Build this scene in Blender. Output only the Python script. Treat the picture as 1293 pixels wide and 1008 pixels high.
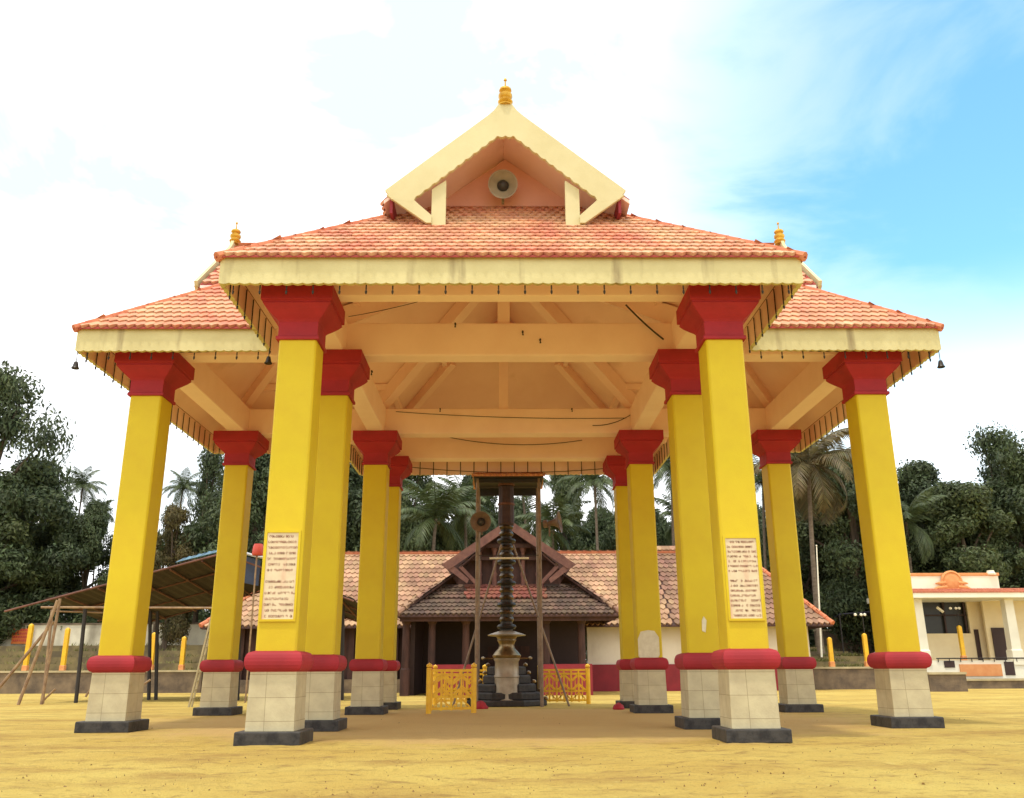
import bpy, bmesh, math, random
from mathutils import Vector, Matrix
from math import radians, sin, cos, pi, sqrt, atan2
random.seed(7)
for o in list(bpy.data.objects): bpy.data.objects.remove(o)
sc = bpy.context.scene
col = sc.collection
S = 0.66            # the plan below is laid out in camera-height units; S turns it into metres

# ------------------------------------------------------------------ camera, sky, sun, exposure
F, PITCH, ROLL, YAW, CX, CH = 1119.14, 17.04, -0.287, 0.629, -0.236, 1.6
cam = bpy.data.cameras.new('camera')
cam.sensor_width = 36; cam.lens = 36 * F / 1293; cam.clip_start = 0.1; cam.clip_end = 3000
co = bpy.data.objects.new('camera', cam); col.objects.link(co)
CROT = Matrix.Rotation(radians(-YAW), 3, 'Z') @ Matrix.Rotation(radians(90 + PITCH), 3, 'X') @ Matrix.Rotation(radians(ROLL), 3, 'Z')
co.matrix_world = Matrix.Translation(Vector((CX, 0, CH)) * S) @ CROT.to_4x4()
sc.camera = co
SUN = Vector((-0.14, -0.26, 1)).normalized()
SUN_EL = math.asin(SUN.z); SUN_AZ = atan2(SUN.x, SUN.y)
sl = bpy.data.lights.new('sun', 'SUN'); sl.energy = 2.3; sl.angle = radians(4.0); sl.color = (1, .93, .78)
so = bpy.data.objects.new('sun', sl); col.objects.link(so)
so.rotation_euler = (-SUN).to_track_quat('-Z', 'Y').to_euler(); so.location = (0, 0, 60)
sc.view_settings.view_transform = 'Standard'; sc.view_settings.look = 'None'
sc.view_settings.exposure = 0.13; sc.view_settings.gamma = 1; sc.cycles.diffuse_bounces = 8

def at(px, py, Y):
    """the point at depth Y (plan units) that photograph pixel (px, py) looks at"""
    d = CROT @ Vector(((px - 646.5) / F, -(py - 504) / F, -1))
    return Vector((CX, 0, CH)) + d * (Y / d.y)
def ray(px, py): return (CROT @ Vector(((px - 646.5) / F, -(py - 504) / F, -1))).normalized()

w = bpy.data.worlds.new('World'); sc.world = w; w.use_nodes = True
def world():
    nt = w.node_tree; N = nt.nodes; L = nt.links
    N.clear()
    out = N.new('ShaderNodeOutputWorld'); bg = N.new('ShaderNodeBackground'); bg.inputs[1].default_value = 0.1
    sky = N.new('ShaderNodeTexSky'); sky.sky_type = 'NISHITA'; sky.sun_disc = False
    sky.sun_elevation = SUN_EL; sky.sun_rotation = SUN_AZ; sky.air_density = 1.0; sky.dust_density = 0.6; sky.ozone_density = 2.0
    tc = N.new('ShaderNodeTexCoord')
    # open blue patch to the right, cloud elsewhere
    dot = N.new('ShaderNodeVectorMath'); dot.operation = 'DOT_PRODUCT'
    dot.inputs[1].default_value = ray(1400, 150)
    mp = N.new('ShaderNodeMapping'); mp.inputs['Scale'].default_value = (1.0, 1.0, 2.2)
    nz = N.new('ShaderNodeTexNoise'); nz.inputs['Scale'].default_value = 3.2; nz.inputs['Detail'].default_value = 7; nz.inputs['Roughness'].default_value = .55
    nz.inputs['Distortion'].default_value = .5
    L.new(tc.outputs['Generated'], dot.inputs[0]); L.new(tc.outputs['Generated'], mp.inputs[0]); L.new(mp.outputs[0], nz.inputs['Vector'])
    add = N.new('ShaderNodeMath'); add.operation = 'MULTIPLY_ADD'; add.inputs[1].default_value = .34
    L.new(nz.outputs[0], add.inputs[0]); L.new(dot.outputs['Value'], add.inputs[2])
    mr = N.new('ShaderNodeMapRange'); mr.interpolation_type = 'SMOOTHSTEP'
    mr.inputs['From Min'].default_value = .985; mr.inputs['From Max'].default_value = 1.19
    L.new(add.outputs[0], mr.inputs['Value'])
    # low haze band whitens towards the horizon
    sep = N.new('ShaderNodeSeparateXYZ'); L.new(tc.outputs['Generated'], sep.inputs[0])
    hz = N.new('ShaderNodeMapRange'); hz.inputs['From Min'].default_value = .2; hz.inputs['From Max'].default_value = .40; hz.interpolation_type = 'SMOOTHSTEP'
    hz.inputs['To Min'].default_value = .30
    L.new(sep.outputs['Z'], hz.inputs['Value'])
    mu = N.new('ShaderNodeMath'); mu.operation = 'MULTIPLY'; L.new(mr.outputs[0], mu.inputs[0]); L.new(hz.outputs[0], mu.inputs[1])
    cl = N.new('ShaderNodeValToRGB'); cl.color_ramp.elements[0].position = .36; cl.color_ramp.elements[0].color = (.46, .53, .565, 1)
    cl.color_ramp.elements[1].position = .56; cl.color_ramp.elements[1].color = (1, 1, 1, 1)
    L.new(nz.outputs[0], cl.inputs[0])
    sc_ = N.new('ShaderNodeVectorMath'); sc_.operation = 'SCALE'; sc_.inputs['Scale'].default_value = 18.5
    L.new(cl.outputs[0], sc_.inputs[0])
    gain = N.new('ShaderNodeVectorMath'); gain.operation = 'MULTIPLY'; gain.inputs[1].default_value = (2.3, 3.4, 2.95)
    L.new(sky.outputs[0], gain.inputs[0])
    mx = N.new('ShaderNodeMix'); mx.data_type = 'RGBA'
    L.new(mu.outputs[0], mx.inputs[0]); L.new(sc_.outputs[0], mx.inputs[6]); L.new(gain.outputs[0], mx.inputs[7])
    L.new(mx.outputs[2], bg.inputs[0]); L.new(bg.outputs[0], out.inputs[0])
world()

# ------------------------------------------------------------------ materials
def mat(name, c1, c2=None, rough=.75, scale=2.0, detail=6, bump=0.0, bscale=40, stretch=(1, 1, 1), metal=0, lo=.35, hi=.65, island=0.0, streak=None, trans=0, spec=.4):
    m = bpy.data.materials.new(name); m.use_nodes = True
    nt = m.node_tree; N = nt.nodes; L = nt.links; b = N['Principled BSDF']
    b.inputs['Roughness'].default_value = rough; b.inputs['Metallic'].default_value = metal
    b.inputs['Specular IOR Level'].default_value = spec
    tc = N.new('ShaderNodeTexCoord'); mp = N.new('ShaderNodeMapping'); mp.inputs['Scale'].default_value = stretch
    L.new(tc.outputs['Object'], mp.inputs[0])
    nz = N.new('ShaderNodeTexNoise'); nz.inputs['Scale'].default_value = scale; nz.inputs['Detail'].default_value = detail; nz.inputs['Roughness'].default_value = .6
    L.new(mp.outputs[0], nz.inputs['Vector'])
    rp = N.new('ShaderNodeValToRGB'); rp.color_ramp.elements[0].position = lo; rp.color_ramp.elements[1].position = hi
    c2 = c2 or tuple(x * .86 for x in c1)
    rp.color_ramp.elements[0].color = (*c2, 1); rp.color_ramp.elements[1].color = (*c1, 1)
    L.new(nz.outputs[0], rp.inputs[0]); cout = rp.outputs[0]
    if island:
        g = N.new('ShaderNodeNewGeometry'); hs = N.new('ShaderNodeHueSaturation')
        mr = N.new('ShaderNodeMapRange'); mr.inputs['To Min'].default_value = 1 - island; mr.inputs['To Max'].default_value = 1 + island
        L.new(g.outputs['Random Per Island'], mr.inputs['Value']); L.new(mr.outputs[0], hs.inputs['Value'])
        m2 = N.new('ShaderNodeMapRange'); m2.inputs['To Min'].default_value = .5 - island * .05; m2.inputs['To Max'].default_value = .5 + island * .05
        mm = N.new('ShaderNodeMath'); mm.operation = 'FRACT'; m7 = N.new('ShaderNodeMath'); m7.operation = 'MULTIPLY'; m7.inputs[1].default_value = 7.3
        L.new(g.outputs['Random Per Island'], m7.inputs[0]); L.new(m7.outputs[0], mm.inputs[0]); L.new(mm.outputs[0], m2.inputs['Value']); L.new(m2.outputs[0], hs.inputs['Hue'])
        L.new(cout, hs.inputs['Color']); cout = hs.outputs[0]
    if streak:
        sc3, thr, scol = streak
        mp2 = N.new('ShaderNodeMapping'); mp2.inputs['Scale'].default_value = sc3; L.new(tc.outputs['Object'], mp2.inputs[0])
        n2 = N.new('ShaderNodeTexNoise'); n2.inputs['Scale'].default_value = 1; n2.inputs['Detail'].default_value = 5; L.new(mp2.outputs[0], n2.inputs['Vector'])
        r2 = N.new('ShaderNodeMapRange'); r2.inputs['From Min'].default_value = thr; r2.inputs['From Max'].default_value = thr + .14; r2.inputs['To Max'].default_value = .75
        L.new(n2.outputs[0], r2.inputs['Value'])
        mx = N.new('ShaderNodeMix'); mx.data_type = 'RGBA'; L.new(r2.outputs[0], mx.inputs[0]); L.new(cout, mx.inputs[6]); mx.inputs[7].default_value = (*scol, 1); cout = mx.outputs[2]
    L.new(cout, b.inputs['Base Color'])
    if bump:
        n3 = N.new('ShaderNodeTexNoise'); n3.inputs['Scale'].default_value = bscale; n3.inputs['Detail'].default_value = 4; L.new(tc.outputs['Object'], n3.inputs['Vector'])
        bp = N.new('ShaderNodeBump'); bp.inputs['Strength'].default_value = bump; bp.inputs['Distance'].default_value = .02
        L.new(n3.outputs[0], bp.inputs['Height']); L.new(bp.outputs[0], b.inputs['Normal'])
    if trans:
        tr = N.new('ShaderNodeBsdfTranslucent'); ad = N.new('ShaderNodeMixShader'); ad.inputs[0].default_value = trans
        L.new(cout, tr.inputs[0]); L.new(b.outputs[0], ad.inputs[1]); L.new(tr.outputs[0], ad.inputs[2]); L.new(ad.outputs[0], N['Material Output'].inputs[0])
    return m

M = {}
M['yellow'] = mat('yellow_paint', (.65, .50, .008), (.585, .415, .008), .6, .8, bump=.12, bscale=60, streak=((1.4, 1.4, .2), .60, (.56, .36, .02)))
M['red'] = mat('red_paint', (.43, .022, .034), (.29, .016, .024), .7, 1.0, bump=.12, bscale=50)
M['darkred'] = mat('faded_red_paint', (.30, .025, .035), (.22, .02, .028), .7, 1.2, bump=.15)
M['cream'] = mat('cream_paint', (.64, .57, .29), (.55, .48, .23), .7, 1.4, bump=.15, bscale=30, streak=((2.6, 2.6, .25), .58, (.22, .15, .07)))
M['creamclean'] = mat('cream_paint_clean', (.64, .57, .32), (.58, .51, .27), .7, 1.4, bump=.1, bscale=30)
M['soffit'] = mat('soffit_paint', (.91, .70, .62), (.84, .62, .54), .85, .7, bump=.15, bscale=14, streak=((.7, .7, .7), .63, (.55, .36, .24)))
M['beam'] = mat('beam_paint', (.93, .72, .63), (.87, .65, .56), .8, .9, bump=.15, bscale=20)
M['gablewall'] = mat('gable_wall_paint', (.78, .44, .36), (.68, .36, .29), .8, .8, bump=.15, bscale=20)
M['tile'] = mat('clay_tile', (.62, .37, .21), (.54, .20, .115), .8, 1.0, bump=.3, bscale=30, island=.13, streak=((.8, .8, .8), .64, (.30, .14, .08)))
M['deck'] = mat('tile_bed', (.34, .045, .03), (.26, .035, .025), .8, 2)
M['ridge'] = mat('ridge_tile', (.60, .22, .10), (.48, .13, .06), .75, 2, bump=.2)
M['black'] = mat('black_plinth', (.018, .016, .016), (.05, .045, .04), .6, 6, bump=.3, bscale=25, lo=.45, hi=.62)
M['gold'] = mat('gold_paint', (.70, .43, .06), (.50, .26, .03), .3, 5, metal=.55)
M['dark'] = mat('dark_iron', (.03, .024, .02), None, .6, 8)
M['horn'] = mat('horn_grey', (.40, .35, .24), (.28, .24, .17), .5, 3)
M['hornin'] = mat('horn_throat', (.05, .045, .04), None, .5, 3)
M['marble'] = mat('marble_slab', (.74, .62, .42), (.62, .50, .33), .5, 3, streak=((5, 5, .6), .62, (.66, .36, .24)))
M['ink'] = mat('letter_paint', (.34, .19, .12), (.44, .2, .14), .7, 12)
M['wood'] = mat('old_wood', (.085, .036, .026), (.04, .018, .014), .75, 3, stretch=(1, 1, .3), bump=.3, bscale=30)
M['woodl'] = mat('weathered_wood', (.19, .085, .06), (.11, .045, .035), .75, 3, bump=.3, bscale=30)
M['oldtile'] = mat('weathered_roof_tile', (.135, .08, .05), (.07, .043, .032), .85, .9, bump=.3, bscale=20, island=.3)
M['oldtilel'] = mat('orange_roof_tile', (.46, .28, .16), (.25, .135, .08), .85, .35, bump=.3, bscale=20, island=.22)
M['oldtileb'] = mat('brown_roof_tile', (.30, .175, .105), (.19, .10, .065), .85, .5, bump=.3, bscale=20, island=.25)
M['redtile'] = mat('red_band_tile', (.26, .085, .05), (.16, .05, .035), .8, 1, island=.2)
M['white'] = mat('white_limewash', (.78, .70, .56), (.66, .57, .44), .85, .6, streak=((.7, .7, .2), .62, (.42, .33, .24)))
M['brass'] = mat('dull_brass', (.34, .25, .13), (.16, .11, .06), .32, 4, metal=.85)
M['ringmetal'] = mat('mast_ring_metal', (.15, .11, .075), (.06, .045, .03), .3, 5, metal=.8)
M['steel'] = mat('plated_cylinder', (.40, .33, .24), (.27, .215, .15), .45, 3, metal=.4)
M['granite'] = mat('dark_granite', (.05, .042, .036), (.025, .02, .018), .7, 8, bump=.3)
M['mastdark'] = mat('mast_dark', (.045, .035, .028), (.02, .017, .014), .4, 6, metal=.4)
M['maroon'] = mat('maroon_wrap', (.07, .038, .036), (.045, .025, .025), .7, 5)
M['pole'] = mat('rust_pole', (.30, .22, .15), (.19, .13, .09), .6, 4)
M['railing'] = mat('yellow_enamel', (.82, .50, .02), (.72, .38, .02), .45, 6)
M['bamboo'] = mat('bamboo', (.36, .24, .13), (.20, .12, .07), .7, 4)
M['sheet'] = mat('rusty_sheet', (.045, .026, .022), (.022, .015, .014), .7, 1.5, stretch=(1, 4, 1), bump=.3)
M['navytarp'] = mat('navy_tarp', (.03, .045, .09), (.02, .03, .06), .5, 3)
M['tarp'] = mat('blue_tarp', (.06, .17, .24), (.04, .10, .16), .5, 3)
M['palerope'] = mat('pale_cloth', (.55, .56, .58), (.40, .42, .46), .8, 3)
M['redplastic'] = mat('red_plastic', (.55, .07, .04), (.45, .05, .03), .4, 3)
M['orange'] = mat('orange_sign', (.70, .20, .04), (.62, .15, .03), .6, 3)
M['stone'] = mat('laterite_stone', (.22, .16, .10), (.10, .075, .055), .9, 1.4, bump=.5, bscale=12)
M['stonelight'] = mat('coping_plaster', (.50, .42, .25), (.36, .30, .18), .9, 1.5, bump=.3)
M['whitewall'] = mat('old_white_wall', (.80, .74, .56), (.58, .52, .38), .9, .8, streak=((.5, .5, .15), .58, (.20, .17, .12)))
M['bldg'] = mat('cream_plaster', (.82, .70, .44), (.74, .60, .36), .8, .7)
M['bldgwhite'] = mat('ivory_plaster', (.86, .82, .66), (.78, .72, .56), .7, .7)
M['orangetrim'] = mat('orange_trim', (.70, .32, .12), (.62, .24, .08), .7, 2)
M['pinkroof'] = mat('pink_tile_slab', (.55, .20, .11), (.45, .14, .08), .8, 2)
M['doordark'] = mat('dark_door', (.045, .022, .018), None, .6, 5)
M['glassdark'] = mat('dark_opening', (.03, .03, .025), None, .3, 3)
M['paper'] = mat('paper', (.72, .66, .48), (.62, .55, .38), .8, 8)
M['bark'] = mat('bark', (.12, .085, .055), (.06, .042, .03), .9, 4, stretch=(1, 1, .3), bump=.5)
M['palmbark'] = mat('palm_bark', (.20, .155, .11), (.12, .09, .06), .9, 3, stretch=(1, 1, 3), bump=.4)
LEAF = [mat('leaf_deep', (.078, .105, .036), (.040, .058, .024), .6, .5, island=.4, trans=.22),
        mat('leaf_mid', (.10, .125, .04), (.05, .07, .025), .6, .5, island=.4, trans=.25),
        mat('leaf_olive', (.15, .115, .035), (.07, .065, .025), .6, .5, island=.4, trans=.25)]
M['frond'] = mat('palm_frond', (.095, .125, .042), (.055, .075, .028), .5, .6, island=.35, trans=.25)
M['frondold'] = mat('palm_frond_dry', (.17, .125, .05), (.08, .07, .025), .55, .6, island=.35, trans=.25)
M['litter'] = mat('dry_litter', (.30, .17, .06), (.16, .09, .04), .9, 3, island=.35)

def seam_material():
    m = mat('stone_cladding', (.57, .50, .31), (.47, .40, .25), .6, 3.5, bump=.15, bscale=30)
    nt = m.node_tree; N = nt.nodes; L = nt.links; b = N['Principled BSDF']
    src = b.inputs['Base Color'].links[0].from_socket
    tc = N.new('ShaderNodeTexCoord'); sp = N.new('ShaderNodeSeparateXYZ'); L.new(tc.outputs['Object'], sp.inputs[0])
    ad = N.new('ShaderNodeMath'); ad.operation = 'ADD'; L.new(sp.outputs[0], ad.inputs[0]); L.new(sp.outputs[1], ad.inputs[1])
    cm = N.new('ShaderNodeCombineXYZ'); L.new(ad.outputs[0], cm.inputs[0]); L.new(sp.outputs[2], cm.inputs[1])
    br = N.new('ShaderNodeTexBrick'); br.inputs['Scale'].default_value = 1; br.inputs['Brick Width'].default_value = .46; br.inputs['Row Height'].default_value = .34
    br.inputs['Mortar Size'].default_value = .004; br.inputs['Color1'].default_value = (1, 1, 1, 1); br.inputs['Color2'].default_value = (.93, .92, .9, 1); br.inputs['Mortar'].default_value = (.55, .5, .45, 1)
    br.offset = 0; L.new(cm.outputs[0], br.inputs['Vector'])
    mx = N.new('ShaderNodeMix'); mx.data_type = 'RGBA'; mx.blend_type = 'MULTIPLY'; mx.inputs[0].default_value = 1
    L.new(src, mx.inputs[6]); L.new(br.outputs['Color'], mx.inputs[7]); L.new(mx.outputs[2], b.inputs['Base Color'])
    return m
M['cladding'] = seam_material()

def ground_material():
    m = mat('yellow_sand', (.73, .555, .155), (.63, .43, .11), .95, .35, detail=8)
    nt = m.node_tree; N = nt.nodes; L = nt.links; b = N['Principled BSDF']; b.inputs['Specular IOR Level'].default_value = .1
    src = b.inputs['Base Color'].links[0].from_socket
    tc = N.new('ShaderNodeTexCoord')
    def nz(scale, det, st=(1, 1, 1)):
        mp = N.new('ShaderNodeMapping'); mp.inputs['Scale'].default_value = st; L.new(tc.outputs['Object'], mp.inputs[0])
        n = N.new('ShaderNodeTexNoise'); n.inputs['Scale'].default_value = scale; n.inputs['Detail'].default_value = det; n.inputs['Roughness'].default_value = .65
        L.new(mp.outputs[0], n.inputs['Vector']); return n.outputs[0]
    def over(src, fac, lo, hi, c, amt):
        r = N.new('ShaderNodeMapRange'); r.inputs['From Min'].default_value = lo; r.inputs['From Max'].default_value = hi; r.inputs['To Max'].default_value = amt
        L.new(fac, r.inputs['Value']); mx = N.new('ShaderNodeMix'); mx.data_type = 'RGBA'
        L.new(r.outputs[0], mx.inputs[0]); L.new(src, mx.inputs[6]); mx.inputs[7].default_value = (*c, 1); return mx.outputs[2]
    s = over(src, nz(.8, 6, (.5, 1, 1)), .49, .65, (.48, .30, .09), .8)
    s = over(s, nz(3.2, 6, (.6, 1, 1)), .54, .68, (.38, .23, .08), .75)
    s = over(s, nz(7, 5, (.7, 1, 1)), .56, .72, (.34, .21, .06), .55)
    s = over(s, nz(26, 4), .56, .72, (.24, .14, .05), .6)
    s = over(s, nz(9, 5), .60, .72, (.76, .64, .24), .5)
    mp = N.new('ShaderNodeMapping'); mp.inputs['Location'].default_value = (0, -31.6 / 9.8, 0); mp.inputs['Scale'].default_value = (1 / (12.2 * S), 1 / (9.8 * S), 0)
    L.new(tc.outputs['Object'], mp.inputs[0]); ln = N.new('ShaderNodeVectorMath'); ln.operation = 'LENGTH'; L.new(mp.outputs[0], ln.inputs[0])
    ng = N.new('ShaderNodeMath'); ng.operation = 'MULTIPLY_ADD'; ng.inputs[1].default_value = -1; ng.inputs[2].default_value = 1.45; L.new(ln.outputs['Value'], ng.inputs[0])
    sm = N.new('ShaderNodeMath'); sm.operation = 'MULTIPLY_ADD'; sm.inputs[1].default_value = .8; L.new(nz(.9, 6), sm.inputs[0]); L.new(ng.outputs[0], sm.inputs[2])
    s = over(s, sm.outputs[0], .72, 1.0, (.70, .47, .19), .85)  # trodden earth below the roof, browner to paint the roof's shade into the colour
    L.new(s, b.inputs['Base Color'])
    bp = N.new('ShaderNodeBump'); bp.inputs['Strength'].default_value = .9; bp.inputs['Distance'].default_value = .07
    ad = N.new('ShaderNodeMath'); ad.operation = 'ADD'; L.new(nz(5, 8), ad.inputs[0]); L.new(nz(40, 4), ad.inputs[1])
    L.new(ad.outputs[0], bp.inputs['Height']); L.new(bp.outputs[0], b.inputs['Normal'])
    return m
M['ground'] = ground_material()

# ------------------------------------------------------------------ builders (plan units in, metres out)
class MB:
    def __init__(s): s.v = []; s.f = []; s.m = []
    def add(s, vs, fs, mi=0):
        n = len(s.v); s.v += [tuple(x) for x in vs]; s.f += [tuple(i + n for i in f) for f in fs]; s.m += [mi] * len(fs)
    def box(s, x0, x1, y0, y1, z0, z1, mi=0):
        s.add([(x, y, z) for z in (z0, z1) for y in (y0, y1) for x in (x0, x1)],
              [(0, 2, 3, 1), (4, 5, 7, 6), (0, 1, 5, 4), (2, 6, 7, 3), (0, 4, 6, 2), (1, 3, 7, 5)], mi)
    def bar(s, a, b, wx, wz, mi=0, up=(0, 0, 1)):
        a = Vector(a); b = Vector(b); d = (b - a).normalized(); u = Vector(up)
        if abs(d.dot(u)) > .98: u = Vector((0, 1, 0))
        x = d.cross(u).normalized(); z = x.cross(d).normalized()
        vs = [p + x * (sx * wx / 2) + z * (sz * wz / 2) for p in (a, b) for sz in (-1, 1) for sx in (-1, 1)]
        s.add(vs, [(0, 2, 3, 1), (4, 5, 7, 6), (0, 1, 5, 4), (2, 6, 7, 3), (0, 4, 6, 2), (1, 3, 7, 5)], mi)
    def tube(s, pts, r, n=8, mi=0):
        pts = [Vector(p) for p in pts]; rr = r if isinstance(r, (list, tuple)) else [r] * len(pts)
        vs = []
        for i, p in enumerate(pts):
            d = (pts[min(i + 1, len(pts) - 1)] - pts[max(i - 1, 0)]).normalized()
            u = Vector((0, 0, 1)) if abs(d.z) < .9 else Vector((0, 1, 0))
            x = d.cross(u).normalized(); y = x.cross(d)
            vs += [p + (x * cos(2 * pi * k / n) + y * sin(2 * pi * k / n)) * rr[i] for k in range(n)]
        fs = [(i * n + k, i * n + (k + 1) % n, (i + 1) * n + (k + 1) % n, (i + 1) * n + k) for i in range(len(pts) - 1) for k in range(n)]
        fs += [tuple(range(n - 1, -1, -1)), tuple(range((len(pts) - 1) * n, len(pts) * n))]
        s.add(vs, fs, mi)
    def lathe(s, prof, c, n=20, mi=0, axis=None, start=0):
        c = Vector(c); A = Vector(axis).normalized() if axis else Vector((0, 0, 1))
        u = Vector((1, 0, 0)) if abs(A.x) < .9 else Vector((0, 1, 0)); x = A.cross(u).normalized(); y = A.cross(x)
        if not axis: x = Vector((1, 0, 0)); y = Vector((0, 1, 0))
        vs = [c + A * z + (x * cos(start + 2 * pi * k / n) + y * sin(start + 2 * pi * k / n)) * r for r, z in prof for k in range(n)]
        fs = [(i * n + k, i * n + (k + 1) % n, (i + 1) * n + (k + 1) % n, (i + 1) * n + k) for i in range(len(prof) - 1) for k in range(n)]
        if prof[0][0] > 1e-4: fs.append(tuple(range(n - 1, -1, -1)))
        if prof[-1][0] > 1e-4: fs.append(tuple(range((len(prof) - 1) * n, len(prof) * n)))
        s.add(vs, fs, mi)
    def square(s, prof, mi=0, c=(0, 0)):
        vs = [(c[0] + sx * h, c[1] + sy * h, z) for h, z in prof for sx, sy in ((-1, -1), (1, -1), (1, 1), (-1, 1))]
        n = len(prof)
        fs = [(i * 4 + k, i * 4 + (k + 1) % 4, i * 4 + 4 + (k + 1) % 4, i * 4 + 4 + k) for i in range(n - 1) for k in range(4)]
        s.add(vs, fs + [(3, 2, 1, 0), tuple(range(4 * n - 4, 4 * n))], mi)
    def prism(s, poly, d, mi=0):
        """poly: 3-D outline, d: extrusion vector"""
        d = Vector(d); n = len(poly); p = [Vector(q) for q in poly]
        s.add(p + [q + d for q in p], [tuple(range(n)), tuple(range(2 * n - 1, n - 1, -1))] + [(i, i + n, (i + 1) % n + n, (i + 1) % n) for i in range(n)], mi)
    def build(s, name, mats, parent=None, org=(0, 0, 0), smooth=False, bevel=0, loc=None):
        me = bpy.data.meshes.new(name); org = Vector(org)
        me.from_pydata([tuple((Vector(v) - org) * S) for v in s.v], [], s.f)
        for m in (mats if isinstance(mats, list) else [mats]): me.materials.append(m)
        if isinstance(mats, list): me.polygons.foreach_set('material_index', s.m)
        bm = bmesh.new(); bm.from_mesh(me)
        big = [f for f in bm.faces if len(f.verts) > 4]
        if big: bmesh.ops.triangulate(bm, faces=big)
        bmesh.ops.recalc_face_normals(bm, faces=bm.faces)
        bm.to_mesh(me); bm.free()
        if smooth: me.shade_smooth(); me.set_sharp_from_angle(angle=radians(38))
        o = bpy.data.objects.new(name, me); col.objects.link(o)
        if parent: o.parent = parent; o.location = Vector(loc) * S if loc else (0, 0, 0)
        else: o.location = org * S
        if bevel:
            b = o.modifiers.new('bevel', 'BEVEL'); b.width = bevel; b.segments = 2; b.limit_method = 'ANGLE'; b.angle_limit = radians(40)
        return o

def tag(o, label=None, cat=None, group=None, kind=None):
    if label: o['label'] = label
    if cat: o['category'] = cat
    if group: o['group'] = group
    if kind: o['kind'] = kind
    return o
def thing(name, label, cat, loc=(0, 0, 0), group=None, rz=0):
    o = bpy.data.objects.new(name, None); col.objects.link(o); o.location = Vector(loc) * S; o.rotation_euler = (0, 0, rz)
    o.empty_display_size = .2
    return tag(o, label, cat, group)
def dup(o, loc=None, parent=None, label=None, rz=None, scale=None):
    c = o.copy(); col.objects.link(c)
    if parent: c.parent = parent
    if loc is not None: c.location = Vector(loc) * S
    if rz is not None: c.rotation_euler = (0, 0, rz)
    if scale is not None: c.scale = scale
    if label: c['label'] = label
    for ch in list(o.children): dup(ch, None, c)
    return c

def tiles(mb, poly, wd, ex, lift=.05, mi=0, jit=.006):
    P = [Vector(p) for p in poly]
    n = Vector((0, 0, 0))
    for i in range(len(P)): n += P[i].cross(P[(i + 1) % len(P)])
    n.normalize()
    if n.z < 0: n = -n
    s = (Vector((0, 0, 1)) - n * n.z).normalized(); t = s.cross(n).normalized(); o = P[0]
    q = [((p - o).dot(t), (p - o).dot(s)) for p in P]
    def inside(x, y):
        r = False
        for i in range(len(q)):
            (x1, y1), (x2, y2) = q[i], q[i - 1]
            if (y1 > y) != (y2 > y) and x < (x2 - x1) * (y - y1) / (y2 - y1) + x1: r = not r
        return r
    t0, t1 = min(a for a, b in q), max(a for a, b in q); s0, s1 = min(b for a, b in q), max(b for a, b in q)
    row = 0; y = s0
    while y < s1:
        x = t0 - wd + (wd / 2 if row % 2 else 0)
        while x < t1 + wd:
            if inside(x - wd * .28, y + ex * .5) and inside(x + wd * .28, y + ex * .5):
                j = random.uniform(-jit, jit); j2 = random.uniform(-jit, jit)
                def pt(a, b, h): return o + t * (x + a) + s * (y + b) + n * h
                h = wd * .5
                vs = [pt(-h, ex * .34, lift * .8 + j), pt(-h * .5, ex * .08, lift * 1.2 + j), pt(0, -ex * .08 + j2, lift * 1.15), pt(h * .5, ex * .08, lift * 1.2 - j), pt(h, ex * .34, lift * .8 - j),
                      pt(-h, ex * 1.25, 0.002), pt(-h * .5, ex * 1.25, .012), pt(0, ex * 1.25, .006), pt(h * .5, ex * 1.25, .012), pt(h, ex * 1.25, .002),
                      pt(-h, ex * .34, -.02), pt(-h * .5, ex * .08, -.02), pt(0, -ex * .08 + j2, -.02), pt(h * .5, ex * .08, -.02), pt(h, ex * .34, -.02)]
                mb.add(vs, [(0, 1, 6, 5), (1, 2, 7, 6), (2, 3, 8, 7), (3, 4, 9, 8), (10, 11, 1, 0), (11, 12, 2, 1), (12, 13, 3, 2), (13, 14, 4, 3)], mi)
            x += wd
        y += ex; row += 1

# ------------------------------------------------------------------ ground
from mathutils import noise
def axis(lo, f0, f1, st, hi): return [lo, lo * .4 + f0 * .6 - 3] + [f0 + st * i for i in range(int((f1 - f0) / st) + 1)] + [f1 + 3, (f1 + hi) * .3, hi]
gx_, gy_ = axis(-420, -17, 17, .12, 420), axis(-120, 7.5, 27, .09, 700); g = MB()
def hgt(x, y):
    if not (-16.9 < x < 16.9 and 7.6 < y < 26.9): return 0
    f = min(1, (16.9 - abs(x)) / 3, (26.9 - y) / 6)
    n1 = noise.noise((x * .55, y * .55, 1.3)); n2 = noise.noise((x * 1.9, y * 1.9, 4.1)); n3 = noise.noise((x * 5, y * 5, 7.7)); n4 = noise.noise((x * 2.6 + 9, y * 2.6, 2.2))
    d = -.045 * max(0, n4 - .25) * 2.2
    return f * (.030 * n1 + .022 * n2 + .012 * n3 + d)
for y in gy_:
    for x in gx_: g.v.append((x, y, hgt(x, y)))
nx_ = len(gx_)
g.f = [(j * nx_ + i, j * nx_ + i + 1, (j + 1) * nx_ + i + 1, (j + 1) * nx_ + i) for j in range(len(gy_) - 1) for i in range(nx_ - 1)]; g.m = [0] * len(g.f)
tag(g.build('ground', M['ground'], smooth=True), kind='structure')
random.seed(3)
lit = MB()
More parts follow.
